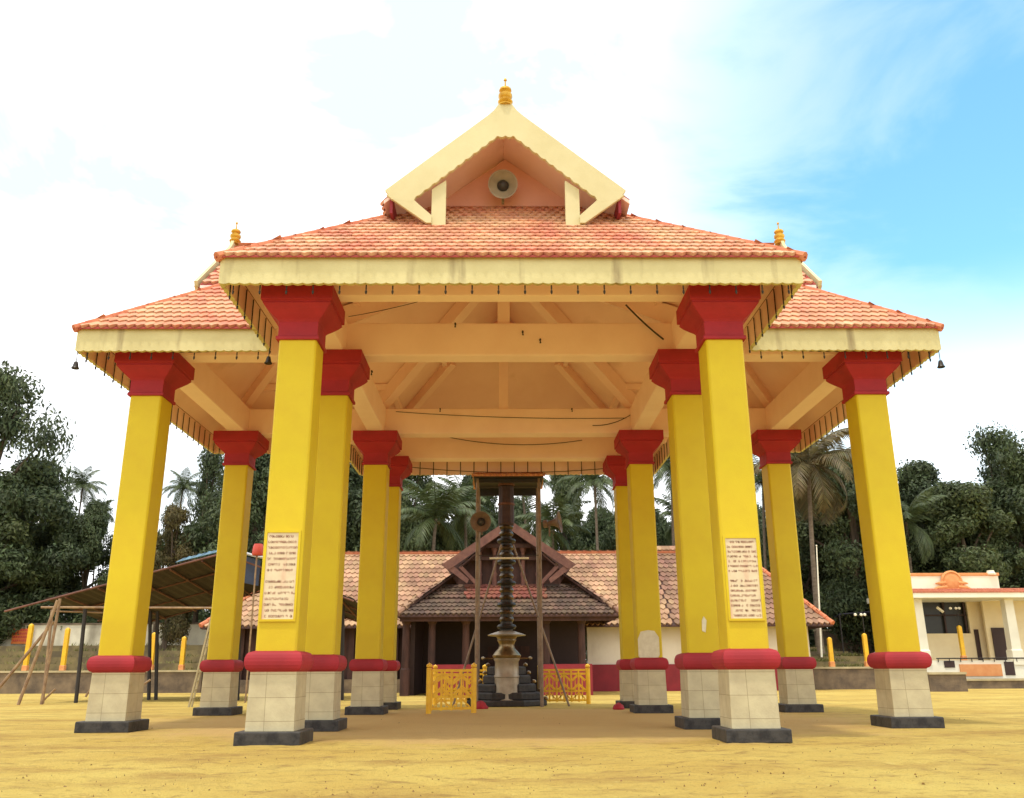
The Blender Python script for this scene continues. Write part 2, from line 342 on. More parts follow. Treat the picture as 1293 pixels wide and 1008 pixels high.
for i in range(600):
    Y = 9 + 26 * random.random() ** 1.5; X = random.uniform(-.68, .68) * Y
    if random.random() < .5:
        c = random.choice([(3, 16), (-4, 18), (9, 20), (-8, 15), (5, 14), (-1, 13)]); X = c[0] + random.gauss(0, 2.2); Y = c[1] + random.gauss(0, .8)
    if 20.5 < Y < 43 and abs(X) < 13 and random.random() < .6: continue
    r = random.uniform(.008, .024); a = random.uniform(0, 6.28); h = random.uniform(.01, .03)
    z_ = hgt(X, Y) + .006
    lit.add([(X + r * cos(a), Y + r * sin(a), z_), (X + r * .5 * cos(a + 1.6), Y + r * .5 * sin(a + 1.6), z_ + h), (X - r * cos(a), Y - r * sin(a), z_), (X + r * .5 * cos(a - 1.6), Y + r * .5 * sin(a - 1.6), z_)], [(0, 1, 2), (0, 2, 3)])
tag(lit.build('leaf_litter', M['litter']), 'dry leaf litter and grit scattered over the yellow sand in front of the pavilion', 'leaf litter', kind='stuff')

# ------------------------------------------------------------------ the pavilion
XI, XO, YA, YB, YC, YD = 5.587, 11.407, 22.213, 27.093, 36.897, 41.53
OV = 1.767; ZE, ZF = 11.668, 10.931; ZR = 17.66
YM = (YB + YC) / 2; GX = -.2
A_ = XI + OV; B_ = (YC - YB) / 2 + OV; YF = YA - OV; YK = YD + OV; XW = XO + OV
pav = thing('pavilion', 'large open cross shaped pavilion with yellow columns, red capitals and red clay tile roofs', 'pavilion', (0, YM, 0))
ORG = (0, YM, 0)
def P(mb, name, m, parent=None, **k): return mb.build(name, m, parent or pav, ORG, **k)

# one column, its five pieces, copied to the twelve places
ZC = 11.26
def column_parts():
    b = MB(); h = .491; ch = .05
    oc = [(-h + ch, -h), (h - ch, -h), (h, -h + ch), (h, h - ch), (h - ch, h), (-h + ch, h), (-h, h - ch), (-h, -h + ch)]
    b.prism([(x, y, 2.0) for x, y in oc], (0, 0, 7.93))
    c = b.build('column', M['yellow'], pav, bevel=.012)
    p = MB(); p.square([(.75, 0), (.75, .28), (.73, .30)]); p.build('plinth', M['black'], c, bevel=.01)
    p = MB(); p.square([(.565, .29), (.545, 1.62)]); p.build('pedestal', M['cladding'], c, bevel=.008)
    p = MB(); p.square([(.53, 1.58)] + [(.56 + .115 * sin(a), 1.835 - .215 * cos(a)) for a in [pi * k / 8 for k in range(9)]] + [(.47, 2.08)]); p.build('base_moulding', M['red'], c, smooth=False)
    p = MB(); p.square([(.55, 9.88), (.56, 9.90), (.56, 9.97), (.515, 9.99), (.515, 10.38), (.56, 10.44), (.66, 10.53), (.79, 10.66), (.885, 10.78), (.87, 10.80), (.87, 10.84), (.93, 10.86), (.93, ZC + .003)]); p.build('capital', M['red'], c, bevel=.006)
    return c
c0 = column_parts()
spots = [(-XI, YA), (XI, YA), (-XO, YB), (-XI, YB), (XI, YB), (XO, YB), (-XO, YC), (-XI, YC), (XI, YC), (XO, YC), (-XI, YD), (XI, YD)]
cols = []
for i, (x, y) in enumerate(spots):
    c = c0 if i == 0 else dup(c0)
    c.parent = pav; c.location = Vector((x, y - YM, 0)) * S
    cols.append(c)

# inscribed marble plaques on the two front columns
def plaque(c, px0, px1, py0, py1, label, rows, seed):
    rnd = random.Random(seed); cx_ = c.location.x / S; fy = -.491
    a = at(px0, py0, YA + fy); b = at(px1, py1, YA + fy); x0, x1 = -.39, .37
    z1, z0 = a.z, b.z
    m = MB(); fr = .055
    m.box(x0, x1, fy - .02, fy + .02, z0, z1, 0)
    for q in ((x0 - fr, x0, z0 - fr, z1 + fr), (x1, x1 + fr, z0 - fr, z1 + fr), (x0, x1, z1, z1 + fr), (x0, x1, z0 - fr, z0)): m.box(q[0], q[1], fy - .045, fy + .02, q[2], q[3], 1)
    y = fy - .024
    for r in range(rows):
        if r in (7,): continue
        zc = z1 - .09 - (z1 - z0 - .16) * r / (rows - 1); hgt = (z1 - z0) / rows * .38
        ind = rnd.choice([.03, .03, .05, .12 if r > 7 else .04]); x = x0 + ind; xe = x1 - rnd.choice([.03, .05, .08]) - (.08 if r == 11 else 0)
        while x < xe:
            wd = hgt * rnd.uniform(.7, 1.2)
            if rnd.random() < .14: x += wd * .8; continue
            k = rnd.randint(5, 9); ph = rnd.uniform(0, 6); sp = rnd.uniform(3.2, 6.2)
            pts = [(x + wd * .5 + wd * .46 * cos(ph + sp * j / k) * (1 - .3 * j / k), zc + hgt * .5 * sin(ph + sp * j / k)) for j in range(k + 1)]
            if rnd.random() < .4: pts += [(x + wd * .95, zc - hgt * .45), (x + wd * 1.0, zc + hgt * .35)]
            for (ax, az), (bx, bz) in zip(pts, pts[1:]):
                d = sqrt((bx - ax) ** 2 + (bz - az) ** 2) + 1e-6; nx, nz = -(bz - az) / d * .0075, (bx - ax) / d * .0075
                m.add([(ax - nx, y, az - nz), (bx - nx, y, bz - nz), (bx + nx, y, bz + nz), (ax + nx, y, az + nz)], [(0, 1, 2, 3)], 2)
            x += wd * 1.12
    o = m.build('inscribed_plaque', [M['marble'], M['yellow'], M['ink']], c); o['label'] = label
plaque(cols[0], 331, 370, 673, 782, 'marble slab with brown lettering on the left front column', 15, 5)
plaque(cols[1], 920, 967, 680, 781, 'marble slab with reddish lettering on the right front column', 16, 9)

# beams
def bmx(y, x0, x1):
    b = MB(); b.box(x0, x1, y - .35, y + .35, ZC, 12.38); P(b, 'beam', M['beam'], bevel=.03)
def bmy(x, y0, y1):
    b = MB(); b.box(x - .35, x + .35, y0 + .35, y1 - .35, ZC + .002, 12.37); P(b, 'beam', M['beam'], bevel=.02)
b = MB(); b.box(-XI - .35, XI + .35, YA - .2, YA + .25, ZC, 12.38); P(b, 'beam', M['beam'], bevel=.02); bmx(YD, -XI - .35, XI + .35); bmx(YB, -XO - .35, XO + .35); bmx(YC, -XO - .35, XO + .35)
for x in (-XI, XI):
    for a, b in ((YA - .1, YB), (YB, YC), (YC, YD)): bmy(x, a, b)
for x in (-XO, XO): bmy(x, YB, YC)

# roof planes
SF = .84; SW = .86
SETF, SETW = 2.4, 2.2           # bargeboard set-back from the eave
GW = 4.75                       # gablet wall set-back
HALF = 3.5                      # half width of the gablet at its foot
dz = ZR - ZE
sl_, sr_ = dz / (A_ + GX), dz / (A_ - GX)
def zx(x): return ZE + (x + A_) * sl_ if x < GX else ZE + (A_ - x) * sr_
def xl(z): return -A_ + (z - ZE) / sl_
def xr(z): return A_ - (z - ZE) / sr_
sb_ = dz / B_
planes = []                     # (name, outline)
def arm_front(sgn, y_e, set_, gw):
    Y = lambda d: y_e + sgn * d
    zg = ZE + SF * gw
    zfoot = ZR - HALF * .835
    hipd = (zfoot - ZE) / SF
    hip = [(-A_, Y(0), ZE), (A_, Y(0), ZE), (xr(zg), Y(gw), zg), (xl(zg), Y(gw), zg)]
    out = [hip]
    for side in (-1, 1):
        xx = xl if side < 0 else xr
        vy = YM - sgn * B_
        out.append([(side * A_, Y(0), ZE), (xx(zfoot), Y(hipd), zfoot), (xx(zfoot), Y(set_ + .19), zfoot), (GX, Y(set_ + .19), ZR), (GX, YM, ZR), (side * A_, vy, ZE)])
    return out, zg, zfoot, hipd
EX, ZX = .09, .05
fp, ZGF, ZFOOT, HIPD = arm_front(1, YF, SETF, GW)
bp_, _, _, _ = arm_front(-1, YK, SETF, GW)
def yl(z, s): return YM + s * (B_ - (z - ZE) / sb_)
def arm_side(side):
    X = lambda d: side * (XW - d)
    zg = ZE + SW * GW; zfoot = ZR - 3.5 * sb_; hipd = (zfoot - ZE) / SW
    out = [[(X(0), YM - B_, ZE), (X(0), YM + B_, ZE), (X(GW), yl(zg, 1), zg), (X(GW), yl(zg, -1), zg)]]
    for s in (-1, 1):
        out.append([(X(0), YM + s * B_, ZE), (X(hipd), yl(zfoot, s), zfoot), (X(SETW + .19), yl(zfoot, s), zfoot), (X(SETW + .19), YM, ZR), (GX, YM, ZR), (side * A_, YM + s * B_, ZE)])
    return out, zg, zfoot
lp, ZGW, ZFW = arm_side(-1); rp, _, _ = arm_side(1)
def push(p, q):
    x, y, z = p
    if abs(z - ZE) > 1e-6: return (x, y, z - (.0 if q > 0 else 0))
    x += (q if x > 0 else -q) if abs(abs(x) - A_) < 1e-6 or abs(abs(x) - XW) < 1e-6 else 0
    y += (q if y > YM else -q)
    return (x, y, z - q * .85)
def eave(poly, q): return [push(p, q) for p in poly]
for poly in fp + bp_ + lp + rp:
    oe = [(x, y, z + .06) for x, y, z in eave(poly, .10)]; ie = [(x, y, z + .06) for x, y, z in eave(poly, -.13)]
    d = MB(); d.prism([(x, y, z - .03) for x, y, z in oe], (0, 0, -.035)); d.prism([(x, y, z - .068) for x, y, z in ie], (0, 0, -.12), 1)
    dk = P(d, 'roof_slope', [M['deck'], M['soffit']])
    t = MB(); tiles(t, oe, .28, .40, .06); t.build('roof_tiles', M['tile'], dk, ORG)
# hip and ridge caps
def cap(a, b, r=.125):
    a, b = Vector(a), Vector(b); n = max(2, int((b - a).length / .4)); m = MB()
    for i in range(n):
        p, q = a.lerp(b, i / n), a.lerp(b, (i + 1) / n + .01)
        m.tube([p, q], [r * 1.06, r * .97], 8)
    P(m, 'ridge_cap', M['ridge'])
for poly in (fp[0], bp_[0], lp[0], rp[0]):
    e0, e1 = eave(poly, .08)[:2]; cap(e0, poly[3]); cap(e1, poly[2])
cap((GX, YF + SETF + .1, ZR), (GX, YK - SETF - .1, ZR)); cap((-XW + SETW + .1, YM, ZR), (XW - SETW - .1, YM, ZR))
for s in (-1, 1):
    for s2 in (-1, 1): cap((s * A_, YM + s2 * B_, ZE - .02), (GX, YM, ZR - .02), .05)
# beams under hips, valleys and ridges
def ub(a, b, w_=.34, h_=.5, drop=.42):
    m = MB(); m.bar((a[0], a[1], a[2] - drop), (b[0], b[1], b[2] - drop), w_, h_); P(m, 'rafter', M['beam'])
for poly in (fp[0], bp_[0], lp[0], rp[0]):
    for i_, j_ in ((0, 3), (1, 2)): ub(Vector(poly[i_]).lerp(Vector(poly[j_]), .09), poly[j_])
for s in (-1, 1):
    for s2 in (-1, 1): ub((s * A_ * .95, YM + s2 * B_ * .95, ZE + .3), (GX, YM, ZR), .42, .6, .5)
ub((GX, YF + GW + .15, ZR), (GX, YK - GW - .15, ZR)); ub((-XW + GW + .15, YM, ZR), (GX - .3, YM, ZR)); ub((GX + .3, YM, ZR), (XW - GW - .15, YM, ZR))
# purlins and king posts
for y in (YB, YC):
    m = MB(); m.box(GX - .2, GX + .2, y - .2, y + .2, 12.38, ZR - .6); P(m, 'king_post', M['beam'])
for zz in (13.6, 15.4):
    for s in (-1, 1):
        xx = xl(zz) if s < 0 else xr(zz)
        for y0, y1 in ((YF + (zz - ZE) / SF, YM - (yl(zz, 1) - YM)), (YM + (yl(zz, 1) - YM), YK - (zz - ZE) / SF)):
            ub((xx, y0, zz), (xx, y1, zz), .22, .26, .28)
        ub((s * (XW - (zz - ZE) / SW), yl(zz, -1), zz), (s * (abs(xx)), yl(zz, -1), zz), .22, .26, .28)
        ub((s * (XW - (zz - ZE) / SW), yl(zz, 1), zz), (s * (abs(xx)), yl(zz, 1), zz), .22, .26, .28)
    if zz < 15:
        ub((xl(zz), YF + (zz - ZE) / SF, zz), (xr(zz), YF + (zz - ZE) / SF, zz), .22, .26, .28)
        ub((xl(zz), YK - (zz - ZE) / SF, zz), (xr(zz), YK - (zz - ZE) / SF, zz), .22, .26, .28)

# fascia boards, scalloped along the foot
EAV = []
def fascia(a, b, nrm):
    a, b = Vector((*a, 0)), Vector((*b, 0)); L_ = (b - a).length; d = (b - a) / L_; n = Vector((*nrm, 0)); T = .12
    k = max(4, int(L_ / .26)); m = MB(); nn = k * 4
    top = [a + d * (L_ * i / nn) + Vector((0, 0, ZE - .03)) for i in range(nn + 1)]
    bot = [a + d * (L_ * i / nn) + Vector((0, 0, ZF - .032 * abs(sin(pi * i / 4)))) for i in range(nn + 1)]
    vs = top + bot + [p - n * T for p in top] + [p - n * T for p in bot]; q = nn + 1
    fs = []; bk = []
    for i in range(nn):
        bk.append((2 * q + i, 3 * q + i, 3 * q + i + 1, 2 * q + i + 1)); fs += [(i, i + 1, q + i + 1, q + i), (i, 2 * q + i, 2 * q + i + 1, i + 1), (q + i, q + i + 1, 3 * q + i + 1, 3 * q + i)]
    fs += [(0, q, 3 * q, 2 * q), (nn, 2 * q + nn, 3 * q + nn, q + nn)]
    m.add(vs, fs); m.f += bk; m.m += [1] * len(bk)
    P(m, 'fascia', [M['cream'], M['soffit']]); EAV.append((a, b, n))
e = .003
fascia((-A_, YF), (A_, YF), (0, -1))
for s in (-1, 1):
    fascia((s * A_, YF + .12 + e), (s * A_, YM - B_ - e), (s, 0))
    fascia((s * (A_ + e), YM - B_), (s * XW, YM - B_), (0, -1))
for s in (-1, 1): fascia((s * XW, YM - B_ + .12 + e), (s * XW, YM + B_ - .12 - e), (s, 0))
fascia((-A_, YK), (A_, YK), (0, 1))
for s in (-1, 1):
    fascia((s * (A_ + e), YM + B_), (s * XW, YM + B_), (0, 1))
    fascia((s * A_, YK - .12 - e), (s * A_, YM + B_ + e), (s, 0))
# rods with small bulbs hung along the inside of the boards
rod = MB(); rod.tube([(0, 0, .62), (0, 0, -.12)], .018, 6); rod.lathe([(0, -.12), (.03, -.16), (.026, -.22), (0, -.26)], (0, 0, 0), 6)
rod0 = rod.build('eave_pendant', M['dark'], pav); cnt = 0; rest = MB()
for a, b, n in EAV:
    L_ = (b - a).length; k = int(L_ / .64)
    for i in range(k):
        p = a.lerp(b, (i + .5) / k) - n * .16
        if cnt < 98:
            r_ = rod0 if cnt == 0 else dup(rod0)
            r_.location = (Vector((p.x, p.y, ZF)) - Vector(ORG)) * S; cnt += 1
        else:
            rest.tube([(p.x, p.y, ZF + .62), (p.x, p.y, ZF - .12)], .018, 6)
ro = P(rest, 'rear_eave_pendants', M['dark']); ro['kind'] = 'stuff'
cb = MB()
def droop(a, b, sag, n=14): return [Vector(a).lerp(Vector(b), i / n) - Vector((0, 0, sag * 4 * (i / n) * (1 - i / n))) for i in range(n + 1)]
def cable(a, b, sag, r=.016):
    m = MB(); m.tube(droop(a, b, sag), r, 5); P(m, 'cable', M['dark'])
cable(at(790, 385, 26.6), at(838, 429, 26.65), .05, .03)
cable((-5, YK - .2, 11.3), (5, YK - .2, 11.2), .25)
cable((-XW + .25, YM - B_ + .25, 11.2), (-A_, YM - B_ + .2, 11.1), .2); cable((XW - .25, YM - B_ + .25, 11.2), (A_, YM - B_ + .2, 11.1), .2)
cable((3.6, 36.5, 11.6), (5.3, 36.5, 12.1), .15)

for px, py, Y_ in ((575, 410, YB - .36), (682, 430, YB - .36), (556, 517, YC - .36), (722, 517, YC - .36), (470, 470, YB - .2), (815, 520, YC - .36), (660, 420, YB - .36)):
    p_ = at(px, py, Y_); m = MB(); m.tube([p_, p_ - Vector((0, .12, 0)), p_ - Vector((0, .14, .14))], .03, 6); P(m, 'ceiling_hook', M['dark'])
cable(at(440, 400, 26.7), at(560, 372, 26.7), .06, .012); cable(at(565, 552, YD - .4), at(735, 556, YD - .4), .3, .016); cable(at(500, 520, YC - .38), at(790, 528, YC - .38), .12, .013)
# front gablet (traced at its own distance), copied in shape to the other three arms
YG = YF + SETF
def gablet(org, fx, fy, half_k, wall, kz=1.0):
    """fx: across, fy: outward; coordinates (u, out, z)"""
    org = Vector(org); fx = Vector(fx); fy = Vector(fy)
    def W(u, o_, z): return org + fx * (u * half_k) + fy * o_ + Vector((0, 0, max(zb + .04, ZR - (ZR - z) * kz)))
    zb = ZE + (.84 if kz == 1 else .86) * ((SETF if kz == 1 else SETW) + .33) - .10
    def WA(u, o_, z): return org + fx * (u * half_k) + fy * o_ + Vector((0, 0, z))
    top = [(.17, 17.92), (.24, 17.80), (.34, 17.65), (.50, 17.49), (2.0, 16.22), (3.50, 14.95)]
    def tz(u):
        for (u0, z0), (u1, z1) in zip(top, top[1:]):
            if u <= u1: return z0 + (z1 - z0) * (max(u, u0) - u0) / (u1 - u0)
        return top[-1][1]
    N_ = 72; m = MB()
    for s in (-1, 1):
        us = [3.42 * i / N_ for i in range(N_ + 1)]
        lowu = 2.62
        def lz(u):
            base = tz(max(u, .5)) - .60 if u > .5 else tz(.5) - .60 + .0
            base = 16.78 if u < .25 else 16.78 - (u - .25) * .862
            return base - .055 * abs(sin(u * pi / .235))
        k = [u for u in us if u <= lowu] + [lowu]
        out = [(u, tz(u)) for u in us[::4]] + [(3.48, 14.78)]
        inn = [(u, lz(u)) for u in k]
        # board as a strip of quads
        n = 60
        for i in range(n):
            u0, u1 = lowu * i / n, lowu * (i + 1) / n
            m.prism([W(s * u0, 0, tz(u0)), W(s * u1, 0, tz(u1)), W(s * u1, 0, lz(u1)), W(s * u0, 0, lz(u0))], -fy * .12)
        m.prism([W(s * lowu, 0, tz(lowu)), W(s * 3.50, 0, 14.95), W(s * 3.30, 0, 14.66), W(s * 2.68, 0, 14.56), W(s * lowu, 0, lz(lowu))], -fy * .12)
        # return board down to the post
        m.prism([W(s * 3.46, -.002, 14.80), W(s * 2.64, -.002, 14.62), W(s * 2.14, -.002, 14.14), W(s * 2.14, -.002, 13.72), W(s * 2.28, -.002, 13.76)], -fy * .118)
    P(m, 'bargeboard', M['creamclean'])
    for s in (-1, 1):
        q = MB(); a = W(s * 1.95, -.13, 0)
        q.prism([WA(s * 1.74, -.125, zb), WA(s * 2.15, -.125, zb), W(s * 2.15, -.125, 15.05), W(s * 1.74, -.125, 15.35)], -fy * .2); P(q, 'gablet_post', M['creamclean'])
        q = MB(); e1, e2 = (.62, 1.25) if kz == 1 else (.32, .95); q.prism([W(s * 3.36, -.13, 14.80), W(s * 3.36, -.13, 14.28), W(s * 3.36, -e1, 14.28), W(s * 3.36, -e2, 14.80)], fx * (-s * .08)); P(q, 'gablet_side_board', M['darkred'])
    q = MB(); gz = ZE + .84 * GW
    q.prism([W(-2.75, -wall, gz - .35), W(2.75, -wall, gz - .35), W(2.35, -wall, 15.68), W(0, -wall, ZR - .22), W(-2.35, -wall, 15.68)], -fy * .1); P(q, 'gablet_wall', M['gablewall'])
    # pot finial
    f = MB(); f.lathe([(.20, 17.86), (.21, 17.89), (.18, 17.92), (.21, 17.95), (.23, 18.0), (.17, 18.06), (.165, 18.1), (.21, 18.16), (.21, 18.24), (.15, 18.3), (.14, 18.33), (.19, 18.39), (.18, 18.45), (.09, 18.52), (.025, 18.55), (.02, 18.74), (.05, 18.77), (.035, 18.83), (0, 18.85)], org + fy * -.1, 16)
    P(f, 'pot_finial', M['gold'], smooth=True)
gablet((GX + .06, YG, 0), (1, 0, 0), (0, -1, 0), 1, GW - SETF)
gablet((GX, YK - SETF, 0), (1, 0, 0), (0, 1, 0), 1, GW - SETF)
gablet((-XW + SETW, YM, 0), (0, 1, 0), (-1, 0, 0), 1.03, GW - SETW, 1.12)
gablet((XW - SETW, YM, 0), (0, 1, 0), (1, 0, 0), 1.03, GW - SETW, 1.12)

# horn loudspeaker in the front gablet
M['hornbrown'] = mat('horn_brown', (.22, .15, .10), (.14, .09, .07), .5, 3)
def horn(name, label, c, axis, r, group=None):
    hm = M['hornbrown'] if group else M['horn']
    t = thing(name, label, 'loudspeaker', c, group); A = Vector(axis)
    m = MB(); m.lathe([(r * .18, -r * 1.1), (r * .22, -r * .9), (r * .32, -r * .5), (r * .55, -r * .18), (r * .92, 0), (r, .02), (r, .05), (r * .93, .05), (r * .86, .0), (r * .5, -r * .16), (r * .27, -r * .48), (r * .2, -r * .8)], (0, 0, 0), 28, axis=A)
    m.build('horn_bell', hm, t, smooth=True)
    m = MB(); m.lathe([(r * .40, -r * .30), (r * .36, -r * .2), (r * .20, -r * .04), (r * .14, 0)], (0, 0, 0), 16, axis=A); m.build('horn_throat', M['hornin'], t, smooth=True)
    m = MB(); m.lathe([(r * .36, -r * 1.5), (r * .38, -r * 1.1), (r * .2, -r * 1.05)], (0, 0, 0), 16, axis=A); m.bar(-A * r * .9, -A * r * .9 - Vector((0, 0, r * 1.2)), .08, .08); m.build('driver_unit', hm, t)
    return t
horn('horn_loudspeaker', 'large pale horn loudspeaker hanging inside the front roof gablet', at(635, 233, YF + GW - .75), (0, -1, -.25), .46)

# bells at the eave corners
def bell(label, p):
    t = thing('hanging_bell', label, 'bell', p, 'small bells hung from the pavilion eaves')
    m = MB(); m.tube([(0, 0, .0), (0, 0, .36)], .012, 5); m.build('chain', M['dark'], t)
    m = MB(); m.lathe([(0, .02), (.05, .01), (.07, -.06), (.085, -.14), (.12, -.2), (.11, -.21), (.05, -.12)], (0, 0, 0), 12); m.build('bell_body', M['mastdark'], t, smooth=True)
bell('small bell hanging from the outer left eave corner of the pavilion', (-XW + .06, YM - B_ + .06, ZF - .36))
bell('small bell hanging beside the left front column at the inner eave corner', (-A_ + .1, YM - B_ - .2, ZF - .3))
bell('small bell hanging from the outer right eave corner of the pavilion', (XW - .06, YM - B_ + .06, ZF - .36))

# papers stuck on columns
pz = MB(); f_ = YB - .496; a = at(889, 788, f_)
pz.add([(a.x - .07, f_ - .004, a.z - .2), (a.x + .03, f_ - .012, a.z - .24), (a.x + .08, f_ - .004, a.z + .1), (a.x + .0, f_ - .01, a.z + .22), (a.x - .06, f_ - .004, a.z + .1)], [(0, 1, 2, 3, 4)])
tag(pz.build('paper_scrap', M['paper'], None, (a.x, f_, a.z)), 'torn white paper scrap stuck on a yellow column behind the right front one', 'paper')
pz = MB(); f_ = YC - .499; a = at(819, 814, f_)
pz.prism([(a.x + .42 * x, f_, a.z + .55 * z) for x, z in ((-.8, -1), (.8, -1), (1, -.7), (1, .5), (.6, .95), (0, 1), (-.7, .9), (-1, .4), (-1, -.8))], (0, -.006, 0))
tag(pz.build('notice_sheet', M['paper'], None, (a.x, f_, a.z)), 'pale blank notice sheet pasted low on a yellow column right of the flag mast', 'notice')

# ------------------------------------------------------------------ flag mast, canopy, railings
YMAST = 44.0
m0 = at(640, 890, YMAST); mx = m0.x
mast = thing('flag_mast', 'tall dark ringed temple flag mast rising from a plated metal cylinder', 'flag mast', (mx, YMAST, 0))
def mz(py): return at(640, py, YMAST).z
b = MB()
for i, (h, z0, z1) in enumerate(((2.0, 0, .28), (1.75, .28, .62), (1.45, .62, 1.0), (1.18, 1.0, 1.4), (.95, 1.4, 1.8))):
    b.lathe([(h, z0), (h + .06, z0 + .04), (h + .06, z1 - .07), (h, z1)], (0, 1.1, 0), 8, start=pi / 8)
b.build('stepped_base', M['granite'], mast)
for s in (-1, 1):
    for h, z in ((1.85, .34), (1.6, .7), (1.3, 1.1), (1.05, 1.5), (.9, 1.86)):
        for y in (-.55, .1):
            k = MB(); k.lathe([(0, z - .09), (.09, z - .05), (.11, z), (.08, z + .07), (0, z + .1)], (s * h, 1.1 + y - .4, 0), 10)
            k.build('base_knob', M['brass'], mast, smooth=True)
c = MB(); c.lathe([(.72, 0), (.74, .16), (.62, .22), (.60, .3), (.58, .35), (.575, 1.28), (.60, 1.31), (.60, 1.38), (.57, 1.42), (.56, 2.02), (.62, 2.1), (.62, 2.16)], (0, 0, 0), 32); c.build('plated_cylinder', M['steel'], mast, smooth=True)
d = MB(); d.lathe([(.60, 2.16), (.66, 2.22), (.68, 2.3), (.56, 2.45), (.40, 2.62), (.36, 2.78), (.40, 2.92), (.46, 2.98), (.44, 3.06), (.50, 3.16)], (0, 0, 0), 28); d.build('flared_neck', M['brass'], mast, smooth=True)
d = MB(); d.lathe([(.40, 3.16), (.9, 3.20), (.92, 3.24), (.5, 3.38), (.32, 3.44)], (0, 0, 0), 28); d.build('dish', M['steel'], mast, smooth=True)
for s in (-1, 1):
    d = MB(); d.tube([(s * .55, 0, 2.16), (s * 1.1, 0, 2.16)], .035, 6); d.lathe([(0, 2.08), (.1, 2.14), (.1, 2.2), (0, 2.26)], (s * 1.12, 0, 0), 10); d.build('lamp_arm', M['brass'], mast, smooth=True)
zt, zm = mz(615), mz(664)
prof = []; z = 3.4
sh = MB(); sh.lathe([(.30, 3.4), (.27, zm)], (0, 0, 0), 20); sh.build('shaft', M['mastdark'], mast, smooth=True)
n = 15
for i in range(n):
    z = 3.62 + (zm - 3.7) * i / (n - 1); r = .36 if i % 3 else .47
    g = MB(); g.lathe([(.27, z - .13), (r * .9, z - .09), (r, z), (r * .9, z + .09), (.27, z + .13)], (0, 0, 0), 20); g.build('ring', M['ringmetal'] if i % 3 else M['mastdark'], mast, smooth=True)
sh = MB(); sh.lathe([(.36, zm), (.40, zm + .1), (.38, zt)], (0, 0, 0), 12); sh.build('wrapped_top', M['maroon'], mast)
for zz in (zm + 1.0, zm + 2.0): g = MB(); g.lathe([(.385, zz), (.43, zz + .03), (.43, zz + .1), (.385, zz + .13)], (0, 0, 0), 12); g.build('ring', M['woodl'], mast)

can = thing('mast_canopy', 'tall narrow metal frame with a small tiled roof sheltering the flag mast', 'canopy', (mx, YMAST, 0))
CO = (mx, YMAST, 0)
fy0, fy1 = YMAST - 1.1, YMAST + 1.3
pl, pr_ = at(602.5, 720, fy0).x, at(682, 720, fy0).x; zr = at(640, 604, fy0).z
for x in (pl, pr_):
    for y in (fy0, fy1):
        q = MB(); q.tube([(x, y, 0), (x, y, zr - .02)], .085, 8); q.build('pole', M['pole'], can, CO)
q = MB(); x0, x1 = at(598, 600, fy0 - .3).x, at(686, 600, fy0 - .3).x
q.prism([(x0, fy0 - .35, zr - .02), (x1, fy0 - .35, zr - .02), (x1, fy1 + .35, zr + .03), (x0, fy1 + .35, zr + .03)], (0, 0, .06)); q.box(x0 + .1, x1 - .1, fy1 - .05, fy1 + .05, zr - .42, zr - .03); q.box(x0 + .1, x1 - .1, fy0 - .05, fy0 + .05, zr - .22, zr - .025)
q.build('roof_frame', M['dark'], can, CO)
q = MB(); ym = (fy0 + fy1) / 2
for a_, b_ in (((x0 - .1, fy0 - .45), (x1 + .1, fy0 - .45)),):
    poly = [(x0 - .1, fy0 - .42, zr + .06), (x1 + .1, fy0 - .42, zr + .06), (x1 + .1, ym, zr + .62), (x0 - .1, ym, zr + .62)]; q.prism([(x, y, z - .02) for x, y, z in poly], (0, 0, -.03)); tiles(q, poly, .26, .3, .05)
    poly = [(x1 + .1, fy1 + .42, zr + .06), (x0 - .1, fy1 + .42, zr + .06), (x0 - .1, ym, zr + .62), (x1 + .1, ym, zr + .62)]; q.prism([(x, y, z - .02) for x, y, z in poly], (0, 0, -.03)); tiles(q, poly, .26, .3, .05)
q.build('tiled_roof', M['tile'], can, CO)
for zz in (at(640, 704, fy0).z,):
    q = MB(); q.tube([(at(618, 704, fy0).x, fy0 + .3, zz), (at(668, 704, fy0).x, fy0 + .3, zz)], .045, 8); q.bar((pl, fy0, zz + .1), (pr_, fy0, zz + .1), .03, .03, 1); q.build('tube_lamp', [M['bldgwhite'], M['dark']], can, CO)
for (pa, pb) in (((633, 688), (578, 872)), ((648, 688), (716, 884))):
    q = MB(); a_ = at(*pa, YMAST - .4); b_ = at(*pb, YMAST - .6); b_ = a_ + (b_ - a_) * (a_.z / (a_.z - b_.z)); q.tube([a_, b_], .05, 6); q.build('stay_rod', M['pole'], can, CO)

horn('horn_loudspeaker', 'dark round horn loudspeaker on the left pole of the mast canopy', at(607, 659, fy0 - .5), (-.1, -1, -.1), .5, 'horn loudspeakers on the mast canopy')
horn('horn_loudspeaker', 'pale horn loudspeaker pointing sideways from the right pole of the mast canopy', at(706, 659, fy0 - .1), (1, -.25, .12), .52, 'horn loudspeakers on the mast canopy')

